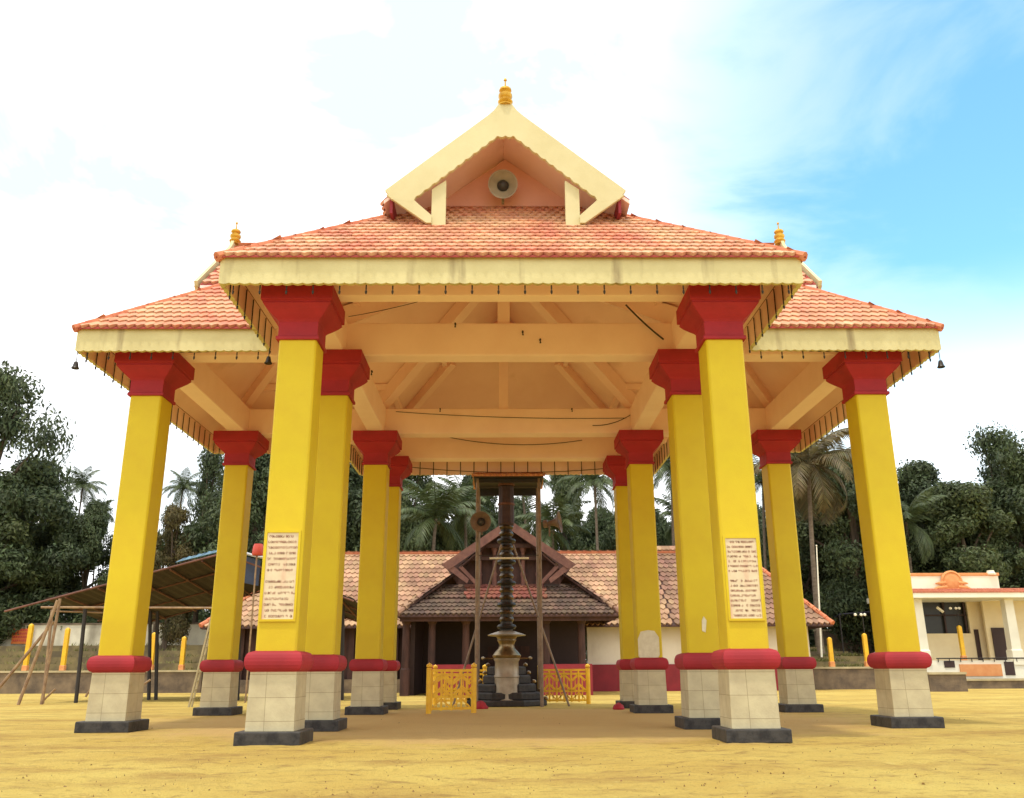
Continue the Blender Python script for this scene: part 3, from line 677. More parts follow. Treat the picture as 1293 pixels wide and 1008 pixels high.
def railing(label, a, b, h=1.66):
    a, b = Vector((*a, 0)), Vector((*b, 0)); L_ = (b - a).length; d = (b - a) / L_
    t = thing('railing', label, 'railing', a, 'yellow railings round the flag mast'); O_ = tuple(a)
    for p in (a, b):
        q = MB(); q.tube([p, p + Vector((0, 0, h + .06))], .11, 10); q.lathe([(.05, h + .06), (.12, h + .1), (.12, h + .18), (0, h + .26)], p, 10); q.build('post', M['railing'], t, O_, smooth=False)
    q = MB(); U = lambda u, z: a + d * u + Vector((0, 0, z))
    for z in (h - .04, h - .22, .62, .18): q.bar(U(.1, z), U(L_ - .1, z), .08, .10)
    n = max(1, round(L_ / .85)); st = (L_ - .2) / n
    for i in range(n):
        u0, u1 = .1 + st * i, .1 + st * (i + 1); uc = (u0 + u1) / 2
        for u in (u0, uc): q.bar(U(u, .1), U(u, h - .05), .085, .11)
        for s in (-1, 1):
            q.bar(U(uc, h - .25), U(uc + s * st * .45, h - .55), .08, .11); q.bar(U(uc, .95), U(uc + s * st * .45, .65), .08, .11)
            q.bar(U(uc + s * st * .24, .2), U(uc + s * st * .24, h - .4), .045, .05)
            q.bar(U(uc, .55), U(uc + s * st * .42, .24), .05, .06)
    q.build('lattice', M['railing'], t, O_)
p1, p2 = at(541, 900, 37), at(598, 900, 37.4); railing('yellow lattice railing nearest the camera, left of the flag mast', (p1.x, 37), (p2.x, 37.4))
p1, p2 = at(549, 880, 47), at(612, 880, 47); railing('yellow lattice railing set behind the nearer one left of the mast', (p1.x, 47), (p2.x, 47))
p1, p2 = at(682, 880, 46.5), at(743, 880, 46.5); railing('yellow lattice railing on the right of the flag mast', (p1.x, 46.5), (p2.x, 46.5))

def heap(label, px, py, m, r, Y):
    p = at(px, py, Y); t = MB(); rnd = random.Random(px)
    t.lathe([(r * 1.0, 0), (r * 1.05, r * .25), (r * .8, r * .7), (r * .45, r * 1.0), (0, r * 1.1)], (p.x, Y, 0), 14)
    t.v = [(x + rnd.uniform(-1, 1) * r * .16, y + rnd.uniform(-1, 1) * r * .16, max(0, z + rnd.uniform(-1, 1) * r * .1)) for x, y, z in t.v]
    tag(t.build('cloth_heap', m, None, (p.x, Y, 0), smooth=True), label, 'cloth', 'red cloth heaps by the mast')
heap('small crumpled red cloth lying in front of the flag mast base', 607, 892, M['red'], .3, 41.2)
heap('small crumpled red cloth beside the black plinth right of the mast', 781, 893, M['red'], .24, 39.7)

# ------------------------------------------------------------------ temple behind
YT = 72.0
tm = at(640, 870, YT)
temple = thing('temple', 'long low temple with weathered orange tile roof and dark wooden gabled entrance', 'temple', (tm.x, YT, 0))
TO = (tm.x, YT, 0)
def T(mb, name, m, parent=None, **k): return mb.build(name, m, parent or temple, TO, **k)
el, er = at(253, 790, YT), at(1052, 790, YT); ze = (el.z + er.z) / 2
rl, rr_ = at(399, 699, YT + 8), at(934, 699, YT + 8); zrg = (rl.z + rr_.z) / 2
xa, xb = el.x, er.x
def tileroof(name, polys, tm_, wd, ex, under):
    d = MB()
    for p_ in polys: d.prism([(x, y, z - .04) for x, y, z in p_], (0, 0, -.12))
    r = T(d, name, under); t = MB()
    for p_, k in zip(polys, tm_): tiles(t, p_, wd, ex, .09, k)
    t.build('roof_tiles', [M['oldtilel'], M['oldtile'], M['oldtileb'], M['redtile']], r, TO); return r
split = at(835, 740, YT + 4).x; spl0 = at(835, 740, YT + 4).x
lerp = lambda a, b, f: a + (b - a) * f
main = [[(xa, YT, ze), (split, YT, ze), (split, YT + 8, zrg), (rl.x, YT + 8, zrg)], [(split, YT, ze), (xb, YT, ze), (rr_.x, YT + 8, zrg), (split, YT + 8, zrg)],
        [(xa, YT + 16, ze), (xa, YT, ze), (rl.x, YT + 8, zrg)], [(xb, YT, ze), (xb, YT + 16, ze), (rr_.x, YT + 8, zrg)], [(xb, YT + 16, ze), (xa, YT + 16, ze), (rl.x, YT + 8, zrg), (rr_.x, YT + 8, zrg)]]
tileroof('main_roof', main, [0, 2, 0, 2, 2], .44, .66, M['wood'])
for a_, b_ in (((rl.x, YT + 8, zrg + .05), (rr_.x, YT + 8, zrg + .05)), ((xb, YT, ze + .08), (rr_.x, YT + 8, zrg + .05)), ((xa, YT, ze + .08), (rl.x, YT + 8, zrg + .05))):
    a_, b_ = Vector(a_), Vector(b_); n = int((b_ - a_).length / .7); rc = MB()
    for i in range(n): rc.tube([a_.lerp(b_, i / n), a_.lerp(b_, (i + 1.05) / n)], [.22, .17], 8)
    T(rc, 'ridge_cap', M['ridge'])
back = MB(); p0, p1 = at(828, 690, YT + 20), at(866, 690, YT + 20)
poly = [(p0.x - 3, YT + 13, zrg - 4), (p1.x + 3, YT + 13, zrg - 4), (p1.x + 2, YT + 20, p0.z), (p0.x, YT + 20, p0.z)]; back.prism(poly, (0, 0, -.15)); tiles(back, poly, .44, .66, .09); T(back, 'rear_roof', M['oldtilel'])
wl = MB(); wl.box(xa + 2, at(530, 830, YT + 1.6).x, YT + 1.6, YT + 2, 0, ze + 1.2); T(wl, 'timber_wall', M['wood'])
wr = MB(); wx = at(742, 830, YT + 1.6).x; wr.box(wx, xb - 1.5, YT + 1.6, YT + 2, 0, ze + 1.2); wr.box(xb - 1.9, xb - 1.5, YT + 2.01, YT + 15, 0, ze); T(wr, 'white_wall', M['white'])
sk = MB(); sk.box(wx, xb - 1.45, YT + 1.45, YT + 1.598, 0, at(800, 839, YT + 1.5).z); T(sk, 'red_skirting', M['darkred'])
for i in range(9):
    x = lerp(xa + 3, at(525, 830, YT).x, i / 8); q = MB(); q.box(x - .22, x + .22, YT + 1.1, YT + 1.54, 0, ze + .1); T(q, 'verandah_post', M['wood'])
q = MB(); q.box(xa + 2, at(528, 860, YT).x, YT + .5, YT + 1.55, 0, 1.0); T(q, 'verandah_ledge', M['stone'])

# entrance porch
YP = 62.0
pl_, pr2 = at(499, 776, YP), at(783, 776, YP); zp = (pl_.z + pr2.z) / 2; pa, pb = pl_.x, pr2.x; pc = at(639, 700, YP + 3).x
ap = at(639, 661, YP + 2.6); hw = (pb - pa) / 2; pc = (pa + pb) / 2 + .1
fl, fr_ = at(556, 714, YP + 2.6), at(723, 714, YP + 2.6)
gh = (fr_.x - fl.x) / 2; zf = (fl.z + fr_.z) / 2; ap_z = ap.z; sg = (ap_z - zf) / gh
wallb = at(639, 737, YP + 4.2); zwb = wallb.z; hs = (zwb - zp) / 4.2
fw = 1 - (zwb - zp) / (ap_z - zp)
lowf = (zf - zp) / (ap_z - zp)
px_ = lambda z, s: pc + s * hw * (1 - (z - zp) / (ap_z - zp))
hd = min(4.2, (zf - zp) / hs)
zb1, zb2 = lerp(zp, zwb, .50), zwb
polyA = [(pa, YP, zp), (pb, YP, zp), (px_(zb1, 1), YP + 2.1, zb1), (px_(zb1, -1), YP + 2.1, zb1)]
polyB = [(px_(zb1, -1), YP + 2.1, zb1), (px_(zb1, 1), YP + 2.1, zb1), (px_(zb2, 1), YP + 4.2, zb2), (px_(zb2, -1), YP + 4.2, zb2)]
side = lambda s: [(pc + s * hw, YP, zp), (px_(zf, s), YP + hd, zf), (px_(zf, s), YP + 2.7, zf), (pc, YP + 2.7, ap_z), (pc, YT + 10, ap_z), (pc + s * hw, YT + 10, zp)]
tileroof('porch_roof', [polyA, polyB, side(-1), side(1)], [1, 1, 1, 1], .36, .55, M['wood'])
rb = MB(); x0, x1 = at(586, 750, YP + 3).x, at(692, 750, YP + 3).x
zA = lerp(zp, zwb, .45); rbp = [(x0, YP + 1.9, lerp(zp, zwb, 1.9 / 4.2) + .1), (x1, YP + 1.9, lerp(zp, zwb, 1.9 / 4.2) + .1), (x1, YP + 3.9, lerp(zp, zwb, 3.9 / 4.2) + .1), (x0, YP + 3.9, lerp(zp, zwb, 3.9 / 4.2) + .1)]
tiles(rb, rbp, .36, .55, .09); T(rb, 'red_tile_band', M['redtile'])
for s in (-1, 1):
    hc = MB()
    a_, b_ = Vector((pc + s * hw, YP, zp + .1)), Vector((px_(zb2, s), YP + 4.2, zb2 + .1)); n = 7
    for i in range(n): hc.tube([a_.lerp(b_, i / n), a_.lerp(b_, (i + 1.1) / n)], [.26, .16], 8)
    T(hc, 'ridge_cap', M['oldtileb'])
def G(u, o_, z): return Vector((pc + u * gh, YP + 2.6 + o_, z))
br = MB(); th = (ap_z - zf)
for s in (-1, 1):
    br.prism([G(0, 0, ap_z + .3), G(s * 1.02, 0, zf + .05), G(s * .93, 0, zf - .25), G(s * .02, 0, ap_z - th * .12)], (0, .16, 0))
    br.prism([G(s * 1.0, -.004, zf), G(s * .63, -.004, zf - th * .42), G(s * .60, -.004, zf - th * .32), G(s * .86, -.004, zf + th * .02)], (0, .15, 0))
T(br, 'bargeboard', M['woodl'])
ln = MB()
for s in (-1, 1): ln.bar(G(0, -.03, ap_z - .35), G(s * .9, -.03, zf - .22), .06, .1); ln.bar(G(s * .74, .2, zf - .05), G(s * .5, .5, zf - th * .40), .22, .26)
T(ln, 'carved_bracket', M['woodl'])
gw_ = MB(); gw_.prism([G(-.75, 1.5, zwb - .3), G(.75, 1.5, zwb - .3), G(.95, 1.5, zf - .12), G(0, 1.5, ap_z - .2), G(-.95, 1.5, zf - .12)], (0, .1, 0)); T(gw_, 'gable_screen', M['wood'])
for u in (-.45, -.22, .22, .45):
    q = MB(); p_ = G(u, 1.1, 0); q.lathe([(.2, zwb - .3), (.16, zwb + .4), (.22, zwb + .6), (.15, zwb + .8), (.15, zf + th * .35), (.24, zf + th * .42), (.24, zf + th * .5)], (p_.x, p_.y, 0), 10); T(q, 'gable_baluster', M['woodl'], smooth=True)
q = MB(); q.bar(G(-.6, 1.0, zf + th * .2), G(.6, 1.0, zf + th * .2), .2, .25); q.bar(G(-.35, .9, zf + th * .5), G(.35, .9, zf + th * .5), .2, .3); T(q, 'gable_tie', M['wood'])
for px in (611, 629, 655, 675):
    q = MB(); a_ = at(px, 742, YP + 3.9); q.box(a_.x - .34, a_.x + .34, a_.y - .12, a_.y + .1, a_.z - .3, a_.z + .16); T(q, 'gable_block', M['bldgwhite'])
fin = MB(); fin.lathe([(.2, ap_z), (.28, ap_z + .3), (.12, ap_z + .55), (.05, ap_z + .9), (0, ap_z + 1)], (pc, YP + 2.7, 0), 10); T(fin, 'ridge_finial', M['woodl'])
for px in (512, 545, 588, 690, 735):
    q = MB(); a_ = at(px, 830, YP + 1.2); q.lathe([(.34, 0), (.34, 1.7), (.26, 1.8), (.24, zp - .6), (.4, zp - .3), (.4, zp + .2)], (a_.x, YP + 1.2, 0), 10); T(q, 'porch_column', M['wood'])
q = MB(); x0, x1 = at(545, 850, YP + .9).x, at(748, 850, YP + .9).x; zk = at(640, 839, YP + .9).z
q.box(x0, at(600, 850, YP).x, YP + .8, YP + 1.15, 0, zk); T(q, 'porch_parapet', M['darkred'])
q = MB(); q.box(at(680, 850, YP).x, x1, YP + .8, YP + 1.15, 0, zk); T(q, 'porch_parapet', M['darkred'])
q = MB(); q.box(x1 - .4, x1, YP + 1.16, YT + 1.4, 0, zk); T(q, 'porch_parapet', M['darkred'])
q = MB(); q.box(pa + 1, x1, YT - 1.2, YT - .9, 0, zp + 1.5); q.box(pa + .9, pa + 1.2, YP + 2, YT - 1.2, 0, zp + .4); T(q, 'porch_back_wall', M['doordark'])
q = MB(); dz_ = at(640, 800, YT - 1.3).z; q.box(pc - 1.6, pc + 1.6, YT - 1.32, YT - 1.22, 0, 3.4); T(q, 'entrance_door', M['wood'])
q = MB(); q.prism([(pa + .3, YP + .25, zp - .1), (pb - .3, YP + .25, zp - .1), (pb - .3, YP + .25, zp - .42), (pa + .3, YP + .25, zp - .42)], (0, .2, 0)); T(q, 'eave_beam', M['wood'])

# ------------------------------------------------------------------ pandal shed on the left
YS = 52.0
sh_ = thing('bamboo_shed', 'open bamboo shed with dark rusty sheet roof and blue tarpaulin edge', 'shed', (at(190, 870, YS).x, YS, 0)); SO = (at(190, 870, YS).x, YS, 0)
def Q(mb, name, m, **k): return mb.build(name, m, sh_, SO, **k)
rgF, rgB = at(282, 697, YS), None
lo, ro_ = at(56, 757, YS), at(447, 757, YS)
def sheet(a, b, depth, drop):
    a, b = Vector(a), Vector(b); m = MB(); n = 40; d = Vector((0, depth, -drop)); r = []
    for i in range(n + 1):
        p = a.lerp(b, i / n) - Vector((0, 0, .12 * sin(pi * i / n))) + Vector((0, 0, .05 if i % 2 else 0)); r.append(p)
    for i in range(n): m.prism([r[i], r[i + 1], r[i + 1] + d, r[i] + d], (0, 0, .03))
    return m
Q(sheet(lo, rgF, 11, 1.1), 'roof_sheet', M['sheet']); Q(sheet(rgF, ro_, 11, 1.1), 'roof_sheet', M['sheet'])
for a_, b_ in ((lo, rgF), (rgF, ro_)):
    q = MB()
    for f in (0, .33, .66, 1):
        o_ = Vector((0, 11 * f - .05, -1.1 * f - .1)); ext = (a_ - b_).normalized() * (2.2 if (f == 0 and a_ is lo) else 0); q.tube([a_ + ext + o_, b_ + o_], .06, 6)
    for f in (.12, .3, .5, .7, .88): q.tube([a_.lerp(b_, f) + Vector((0, 0, -.2)), a_.lerp(b_, f) + Vector((0, 11, -1.3))], .06, 6)
    Q(q, 'roof_poles', M['woodl'])
q = MB(); a_, b_ = at(222, 712, YS), rgF.lerp(ro_, .06); n = 14
for i in range(n):
    c0_, c1_ = a_.lerp(rgF, i / n), a_.lerp(rgF, (i + 1) / n); j = .05 * sin(i * 2.1)
    q.prism([c0_ + Vector((0, -.06, .06)), c1_ + Vector((0, -.06, .06)), c1_ + Vector((0, 1.0, .42 + j)), c0_ + Vector((0, 1.0, .40 - j))], (0, 0, .02))
Q(q, 'tarpaulin', M['tarp']); q = MB(); q.prism([at(300, 700, YS) + Vector((0, -.1, 0)), at(330, 708, YS) + Vector((0, -.1, 0)), at(326, 740, YS), at(303, 735, YS)], (0, .03, 0)); Q(q, 'tarpaulin', M['navytarp'])
q = MB(); q.tube(droop(at(298, 694, YS - .2), at(352, 706, YS - .2), .12), .09, 6); Q(q, 'rolled_cloth', M['palerope'])
q = MB(); q.tube([at(52, 767, YS - .1), at(300, 768, YS - .1)], .07, 6); q.tube([at(70, 772, YS), at(130, 774, YS + 1)], .05, 6); Q(q, 'tie_pole', M['bamboo'])
def post(px, top, bot, Y, r, m, nm='post'):
    a_ = at(px[1], top, Y); b_ = at(px[0], bot, Y); f = (a_.z) / (a_.z - b_.z); b_ = a_ + (b_ - a_) * f
    q = MB(); q.tube([a_, b_], r, 7); Q(q, nm, m)
for p_ in (((96, 108), 768, 886, YS + .3), ((188, 190), 772, 876, YS + 5), ((197, 199), 772, 878, YS + 5), ((432, 433), 757, 876, YS + 3), ((300, 304), 740, 880, YS + 3), ((140, 146), 768, 880, YS + 9)): post(p_[0], p_[1], p_[2], p_[3], .11, M['dark'])
post((52, 76), 756, 891, YS - 2, .08, M['bamboo'], 'bamboo_leg'); post((22, 73), 758, 893, YS - 2.4, .09, M['bamboo'], 'bamboo_leg'); post((-4, 68), 785, 872, YS + .5, .09, M['bamboo'], 'bamboo_leg'); post((54, 66), 770, 888, YS - 1, .08, M['bamboo'], 'bamboo_leg')
for a_, b_ in (((52, 888), (70, 870)), ((176, 868), (188, 876)), ((108, 880), (114, 873))):
    q = MB(); u, v = at(*a_, YS), at(*b_, YS); u.z = max(.05, u.z); v.z = max(u.z + .4, v.z); q.tube([u, v], .06, 6); Q(q, 'brace', M['bamboo'])
# red pot on a stick
rp0 = at(325, 693, YS - 1); t = thing('red_pot', 'red plastic pot upturned on a tall stick beside the shed roof', 'pot', (rp0.x, YS - 1, 0))
q = MB(); q.tube([(0, 0, 0), (0, 0, rp0.z)], .05, 6); q.build('stick', M['bamboo'], t)
q = MB(); q.lathe([(.30, rp0.z - .38), (.34, rp0.z - .3), (.30, rp0.z + .1), (.24, rp0.z + .26), (0, rp0.z + .28)], (.05, 0, 0), 14); q.build('pot', M['redplastic'], t, smooth=True)
# pale ladder leaning at the rear left column
la, lb = at(268, 775, 45), at(240, 886, 45); f = la.z / (la.z - lb.z); lb = la + (lb - la) * f
t = thing('ladder', 'pale narrow ladder leaning against the rear left yellow column', 'ladder', lb)
for dy in (0, .42):
    q = MB(); q.bar(la + Vector((0, dy, 0)), lb + Vector((0, dy, 0)), .07, .11); q.build('rail', M['stonelight'], t, lb)
q = MB()
for i in range(1, 11): p_ = lb.lerp(la, i / 11.); q.bar(p_, p_ + Vector((0, .42, 0)), .05, .05)
q.build('rung', M['stonelight'], t, lb)

# ------------------------------------------------------------------ terraces, retaining walls, posts
YW = 76.0; ZT = 1.78; YH = 82.0
def wall_thing(name, label, cat, x0, x1, Y, z0, z1, m, m2=None, th=.5):
    t = thing(name, label, cat, ((x0 + x1) / 2, Y, 0)); O_ = ((x0 + x1) / 2, Y, 0)
    q = MB(); q.box(x0, x1, Y, Y + th, z0, z1); q.build('wall_face', m, t, O_)
    q = MB(); q.box(x0 - .03, x1 + .03, Y - .1, Y + th + .1, z1 + .003, z1 + .16); q.build('coping', m2 or M['stonelight'], t, O_)
xl0, xl1 = -75, xa - .8; xr0, xr1 = xb - 1.45, 78
wall_thing('retaining_wall', 'dark stone retaining wall with pale coping on the left, beyond the shed', 'wall', xl0, xl1, YW, 0, ZT - .16, M['stone'])
xm = at(1146, 850, YW).x; ZL = .78
wall_thing('retaining_wall', 'dark stone retaining wall with pale coping between the temple and the porch building', 'wall', xr0, xm, YW, 0, ZT - .16, M['stone'])
wall_thing('retaining_wall', 'low rough stone kerb wall running before the porch building', 'wall', xm + .04, xr1, YW, 0, ZL - .16, M['stone'])
te = MB()
for x0, x1 in ((xl0, xl1), (xr0, xm)):
    k = 5
    for i in range(k):
        te.box(x0, x1, YW + .51 + 4 * i, YW + .51 + 4 * i + (4 if i < k - 1 else 80), 0 if i == 0 else -.5, ZT - .05 + i * (.62 if x0 < 0 else .5))
te.box(xm + .01, xr1, YW + .51, YW + 96, -.4, ZL - .04)
tg = mat('terrace_earth', (.24, .185, .08), (.13, .10, .055), .95, .8, bump=.5, bscale=8, lo=.4, hi=.6)
tag(te.build('terrace', tg), kind='structure')
gr = MB(); rnd = random.Random(12)
for i in range(7000):
    rt = rnd.random() < .6; x = rnd.uniform(xr0, xm) if rt else rnd.uniform(-48, xl1); k = rnd.randint(0, 4); y = YW + .6 + 4 * k + rnd.uniform(0, .9 if rnd.random() < .6 else 3.6); z = ZT - .06 + k * (.5 if rt else .62)
    if not rt and rnd.random() < .45: continue
    if sin(x * .9 + k * 2) + rnd.uniform(-1, .6) < -.4: continue
    h = rnd.uniform(.12, .42); a = rnd.uniform(0, 6.28); dx, dy = .05 * cos(a), .05 * sin(a); lx, ly = rnd.gauss(0, .12), rnd.gauss(0, .12)
    gr.add([(x - dx, y - dy, z), (x + dx, y + dy, z), (x + lx + dx * .6, y + ly + dy * .6, z + h * .6), (x + lx * 1.8, y + ly * 1.8, z + h)], [(0, 1, 2), (0, 2, 3)])
tag(gr.build('grass', mat('dry_grass', (.20, .19, .05), (.12, .12, .04), .8, 1, island=.35, trans=.2)), 'patchy short grass growing along the terrace steps', 'grass', kind='stuff')
wall_thing('boundary_wall', 'stained white boundary wall behind the left terrace under the trees', 'wall', -75, at(262, 800, 97).x, 97, 2.5, at(80, 789, 97).z, M['whitewall'], M['stone'])
wall_thing('boundary_wall', 'mossy grey boundary wall behind the grassy terrace on the right', 'wall', at(1030, 800, 96.5).x, at(1100, 800, 96.5).x, 96.5, 2, at(1060, 797, 96.5).z, M['stone'], M['stonelight'])
def ypost(px, py, label, lamp=False, Yp=YW + .25, zb=ZT):
    p_ = at(px, py, Yp); t = thing('yellow_post', label, 'post', (p_.x, Yp, zb), 'yellow posts along the terrace walls'); h = p_.z - zb
    q = MB(); q.square([(.16, 0), (.16, h - .1), (.13, h), (.04, h + .08)]); q.build('post_shaft', M['railing'], t); q = MB(); q.square([(.2, .0), (.2, .38), (.17, .42)]); q.build('post_foot', M['orangetrim'], t)
    if lamp:
        t2 = thing('lamp_cluster', 'small pale lamps on a thin stem ' + lamp, 'lamp', (p_.x + .05, Yp, p_.z + .06), 'lamp clusters on the right terrace posts')
        q = MB(); q.tube([(0, 0, 0), (0, 0, 1.5)], .03, 5); q.bar((-.7, 0, 1.5), (.3, 0, 1.42), .05, .04); q.build('stem', M['dark'], t2)
        for u in (-.6, -.1, .2): q = MB(); q.lathe([(0, 1.4), (.12, 1.46), (.13, 1.58), (0, 1.66)], (u, 0, 0), 10); q.build('lamp_head', M['bldgwhite'], t2, smooth=True)
ypost(40, 789, 'yellow post beside the orange sign on the left terrace wall'); ypost(86, 794, 'yellow post left of the nearest left column, second from the orange sign')
ypost(195, 800, 'yellow post seen between dark shed posts, right of the outer left column'); ypost(233, 805, 'yellow post on the left terrace wall just left of the ladder')
ypost(1047, 806, 'yellow post right of the rear right column, nearest the white flagpole'); ypost(1091, 801, 'yellow post with lamps left of the outer right column', 'left of the outer right column')
ypost(1211, 791, 'yellow post with lamps in front of the porch building', 'before the porch building window', YH + .1, at(1215, 834, YH).z)
# orange sign board
a_, b_ = at(17, 794, 96.6), at(38, 813, 96.6); t = thing('sign_board', 'orange sign board with red lines of writing on the white wall', 'sign', (a_.x, 96.6, b_.z)); O_ = (a_.x, 96.6, b_.z)
q = MB(); q.box(a_.x, b_.x, 96.55, 96.7, b_.z, a_.z); rnd = random.Random(4)
for i in range(4):
    z = lerp(b_.z, a_.z, .15 + .23 * i); x = a_.x + .15
    while x < b_.x - .25: wd = rnd.uniform(.1, .26); q.box(x, x + wd, 96.52, 96.549, z, z + .2, 1); x += wd + .07
q.build('board', [M['orange'], M['redplastic']], t, O_)
# low stone block at the right, a thin pale flagpole
a_ = at(1181, 852, 66); b_ = at(1231, 870, 66)
wall_thing('stone_block', 'low rough stone block standing on the sand before the porch building', 'stone block', a_.x, b_.x, 67, 0, a_.z, M['stone'], M['stonelight'], 2.2)
f0, f1 = at(1036, 815, 80), at(1031, 690, 80); t = thing('flagpole', 'thin bare white flagpole standing right of the rear right column', 'flagpole', (f0.x, 80, f0.z))
q = MB(); q.tube([(0, 0, -1), tuple(f1 - Vector((f0.x, 80, f0.z)))], [.09, .05], 8); q.build('pole', M['bldgwhite'], t)
q = MB(); q.lathe([(0, 0), (.1, .06), (0, .15)], f1 - Vector((f0.x, 80, f0.z)), 8); q.build('cap', M['bldgwhite'], t)

# ------------------------------------------------------------------ porch building on the right
YH = 82.0; hz_ = ZT + .3
h0 = at(1215, 850, YH); hb = thing('porch_building', 'cream porch building with orange trimmed parapet and round sun emblem', 'building', (h0.x, YH, 0)); HO = (h0.x, YH, 0)
def H(mb, name, m, parent=None, **k): return mb.build(name, m, parent or hb, HO, **k)
X = lambda px, d=0: at(px, 800, YH + d).x
Z = lambda py, d=0: at(1215, py, YH + d).z
def Hb(name, m, px0, px1, y0, y1, py0, py1, **k): q = MB(); q.box(X(px0, y0), X(px1, y0), YH + y0, YH + y1, Z(py1, y0), Z(py0, y0)); return H(q, name, m, **k)
q = MB(); q.box(X(1099, 6), X(1345), YH - 1.2, YH + 6, Z(755, -1.2), Z(748, -1.2)); H(q, 'eave_slab', M['bldgwhite'], bevel=.03)
q = MB(); z0, z1 = Z(748, -1.2) + .004, Z(742); poly = [(X(1099, 6) - .02, YH - 1.25, z0 + .02), (X(1345), YH - 1.25, z0 + .02), (X(1335), YH + .3, z1 - .05), (X(1112, 6), YH + .3, z1 - .05)]
q.prism(poly, (0, 0, -.06)); tiles(q, poly, .3, .36, .05); H(q, 'eave_tiles', M['pinkroof'])
pp = Hb('parapet', M['bldgwhite'], 1151, 1272, .35, .75, 727, 746, bevel=.02); Hb('parapet_cap', M['orangetrim'], 1149, 1274, .28, .82, 723.5, 727.2, bevel=.02)
for px in (1156, 1267):
    q = MB(); q.lathe([(.42, Z(726)), (.5, Z(724)), (.36, Z(723)), (.3, Z(720))], (X(px), YH + .5, 0), 12); H(q, 'parapet_knob', M['bldgwhite'])
q = MB(); ec = Vector((X(1211, .2), YH + .20, Z(734.5, .2))); R_ = 1.0
q.lathe([(R_, 0), (R_, .12), (R_ * .86, .2), (R_ * .76, .12), (R_ * .5, .2), (0, .26)], ec, 24, axis=(0, -1, 0))
for s in (-1, 1):
    for i, (dx, dz2, ln_) in enumerate(((.9, -.5, 1.5), (.7, -.8, 1.2), (1.0, -.1, .9))):
        a2 = ec + Vector((s * dx * .6, 0, dz2)); q.tube([a2, a2 + Vector((s * ln_ * .5, -.08, -.05)), a2 + Vector((s * ln_, 0, -.35 + .15 * i))], [.22, .17, .04], 8)
H(q, 'sun_emblem', M['orangetrim'])
for px in (1163, 1279):
    q = MB(); q.square([(.5, Z(840)), (.5, Z(822)), (.42, Z(820)), (.38, Z(757)), (.48, Z(756)), (.48, Z(754.6))], c=(X(px), YH + .2)); H(q, 'porch_pillar', M['bldgwhite'])
Hb('rear_wall', M['bldg'], 1226, 1262, 4, 4.3, 755, 836); Hb('side_wall', M['bldg'], 1246, 1345, 3.0, 3.3, 755, 836)
Hb('window_sill_wall', M['bldg'], 1150, 1226, 4, 4.3, 800, 836)
q = MB(); q.box(X(1164, 4.4), X(1228, 4.4), YH + 4.4, YH + 4.45, Z(801, 4.4), Z(755, 4.4)); wn = H(q, 'window', M['glassdark'])
q = MB()
for px in (1168, 1196, 1222): q.box(X(px, 4.1) - .08, X(px, 4.1) + .08, YH + 4.1, YH + 4.25, Z(800, 4.1), Z(757, 4.1))
q.box(X(1166, 4.1), X(1224, 4.1), YH + 4.1, YH + 4.24, Z(777.5, 4.1), Z(776, 4.1)); q.build('window_frame', M['doordark'], wn, HO)
q = MB(); q.tube([at(1183, 767, YH + 2), at(1191, 773, YH + 2)], .13, 8); H(q, 'tube_lamp', M['bldgwhite'])
q = MB(); q.box(X(1253, 2.85), X(1272, 2.85), YH + 2.85, YH + 2.99, Z(834), Z(793, 2.85)); H(q, 'door', M['doordark'])
q = MB(); q.box(X(1231, 3.85), X(1236, 3.85), YH + 3.85, YH + 3.99, Z(834), Z(795, 3.85)); H(q, 'narrow_door', M['doordark'])
Hb('base_plinth', M['bldgwhite'], 1150, 1345, -.2, 4.5, 834, 862)
for a2, b2, c2, d2 in ((1187, 1200, 834.5, 843), (1262, 1274, 836, 853)): Hb('plinth_opening', M['doordark'], a2, b2, -.26, -.202, c2, d2)
Hb('orange_panel', M['orangetrim'], 1206, 1258, -.32, -.205, 839, 854)
q = MB(); q.tube([(X(1176), YH - .3, Z(831.5)), (X(1345), YH - .3, Z(831.5))], .06, 6)
for px in range(1178, 1345, 14): q.tube([(X(px), YH - .3, Z(831.5)), (X(px), YH - .3, Z(836))], .04, 5)
H(q, 'hand_rail', M['dark'])
Hb('annexe_wall', M['bldg'], 1285, 1360, 5.0, 9, 772, 834); Hb('annexe_eave', M['pinkroof'], 1278, 1365, 4.4, 9.5, 765, 771.6)
# dark awning left of the porch building
t = thing('awning', 'dark blue awning sheet stretched left of the porch building', 'awning', (at(1078, 780, 88).x, 88, 2)); O_ = (at(1078, 780, 88).x, 88, 2)
a_, b_ = at(1060, 776, 88), at(1112, 772, 88); q = MB(); q.prism([a_, b_, b_ + Vector((0, 6, -.8)), a_ + Vector((0, 6, -.8))], (0, 0, .08)); q.build('awning_sheet', mat('navy_sheet', (.03, .03, .06), None, .5), t, O_)
for p_ in (a_, b_):
    q = MB(); q.tube([p_, (p_.x, p_.y, 2)], .07, 6); q.build('awning_pole', M['dark'], t, O_)

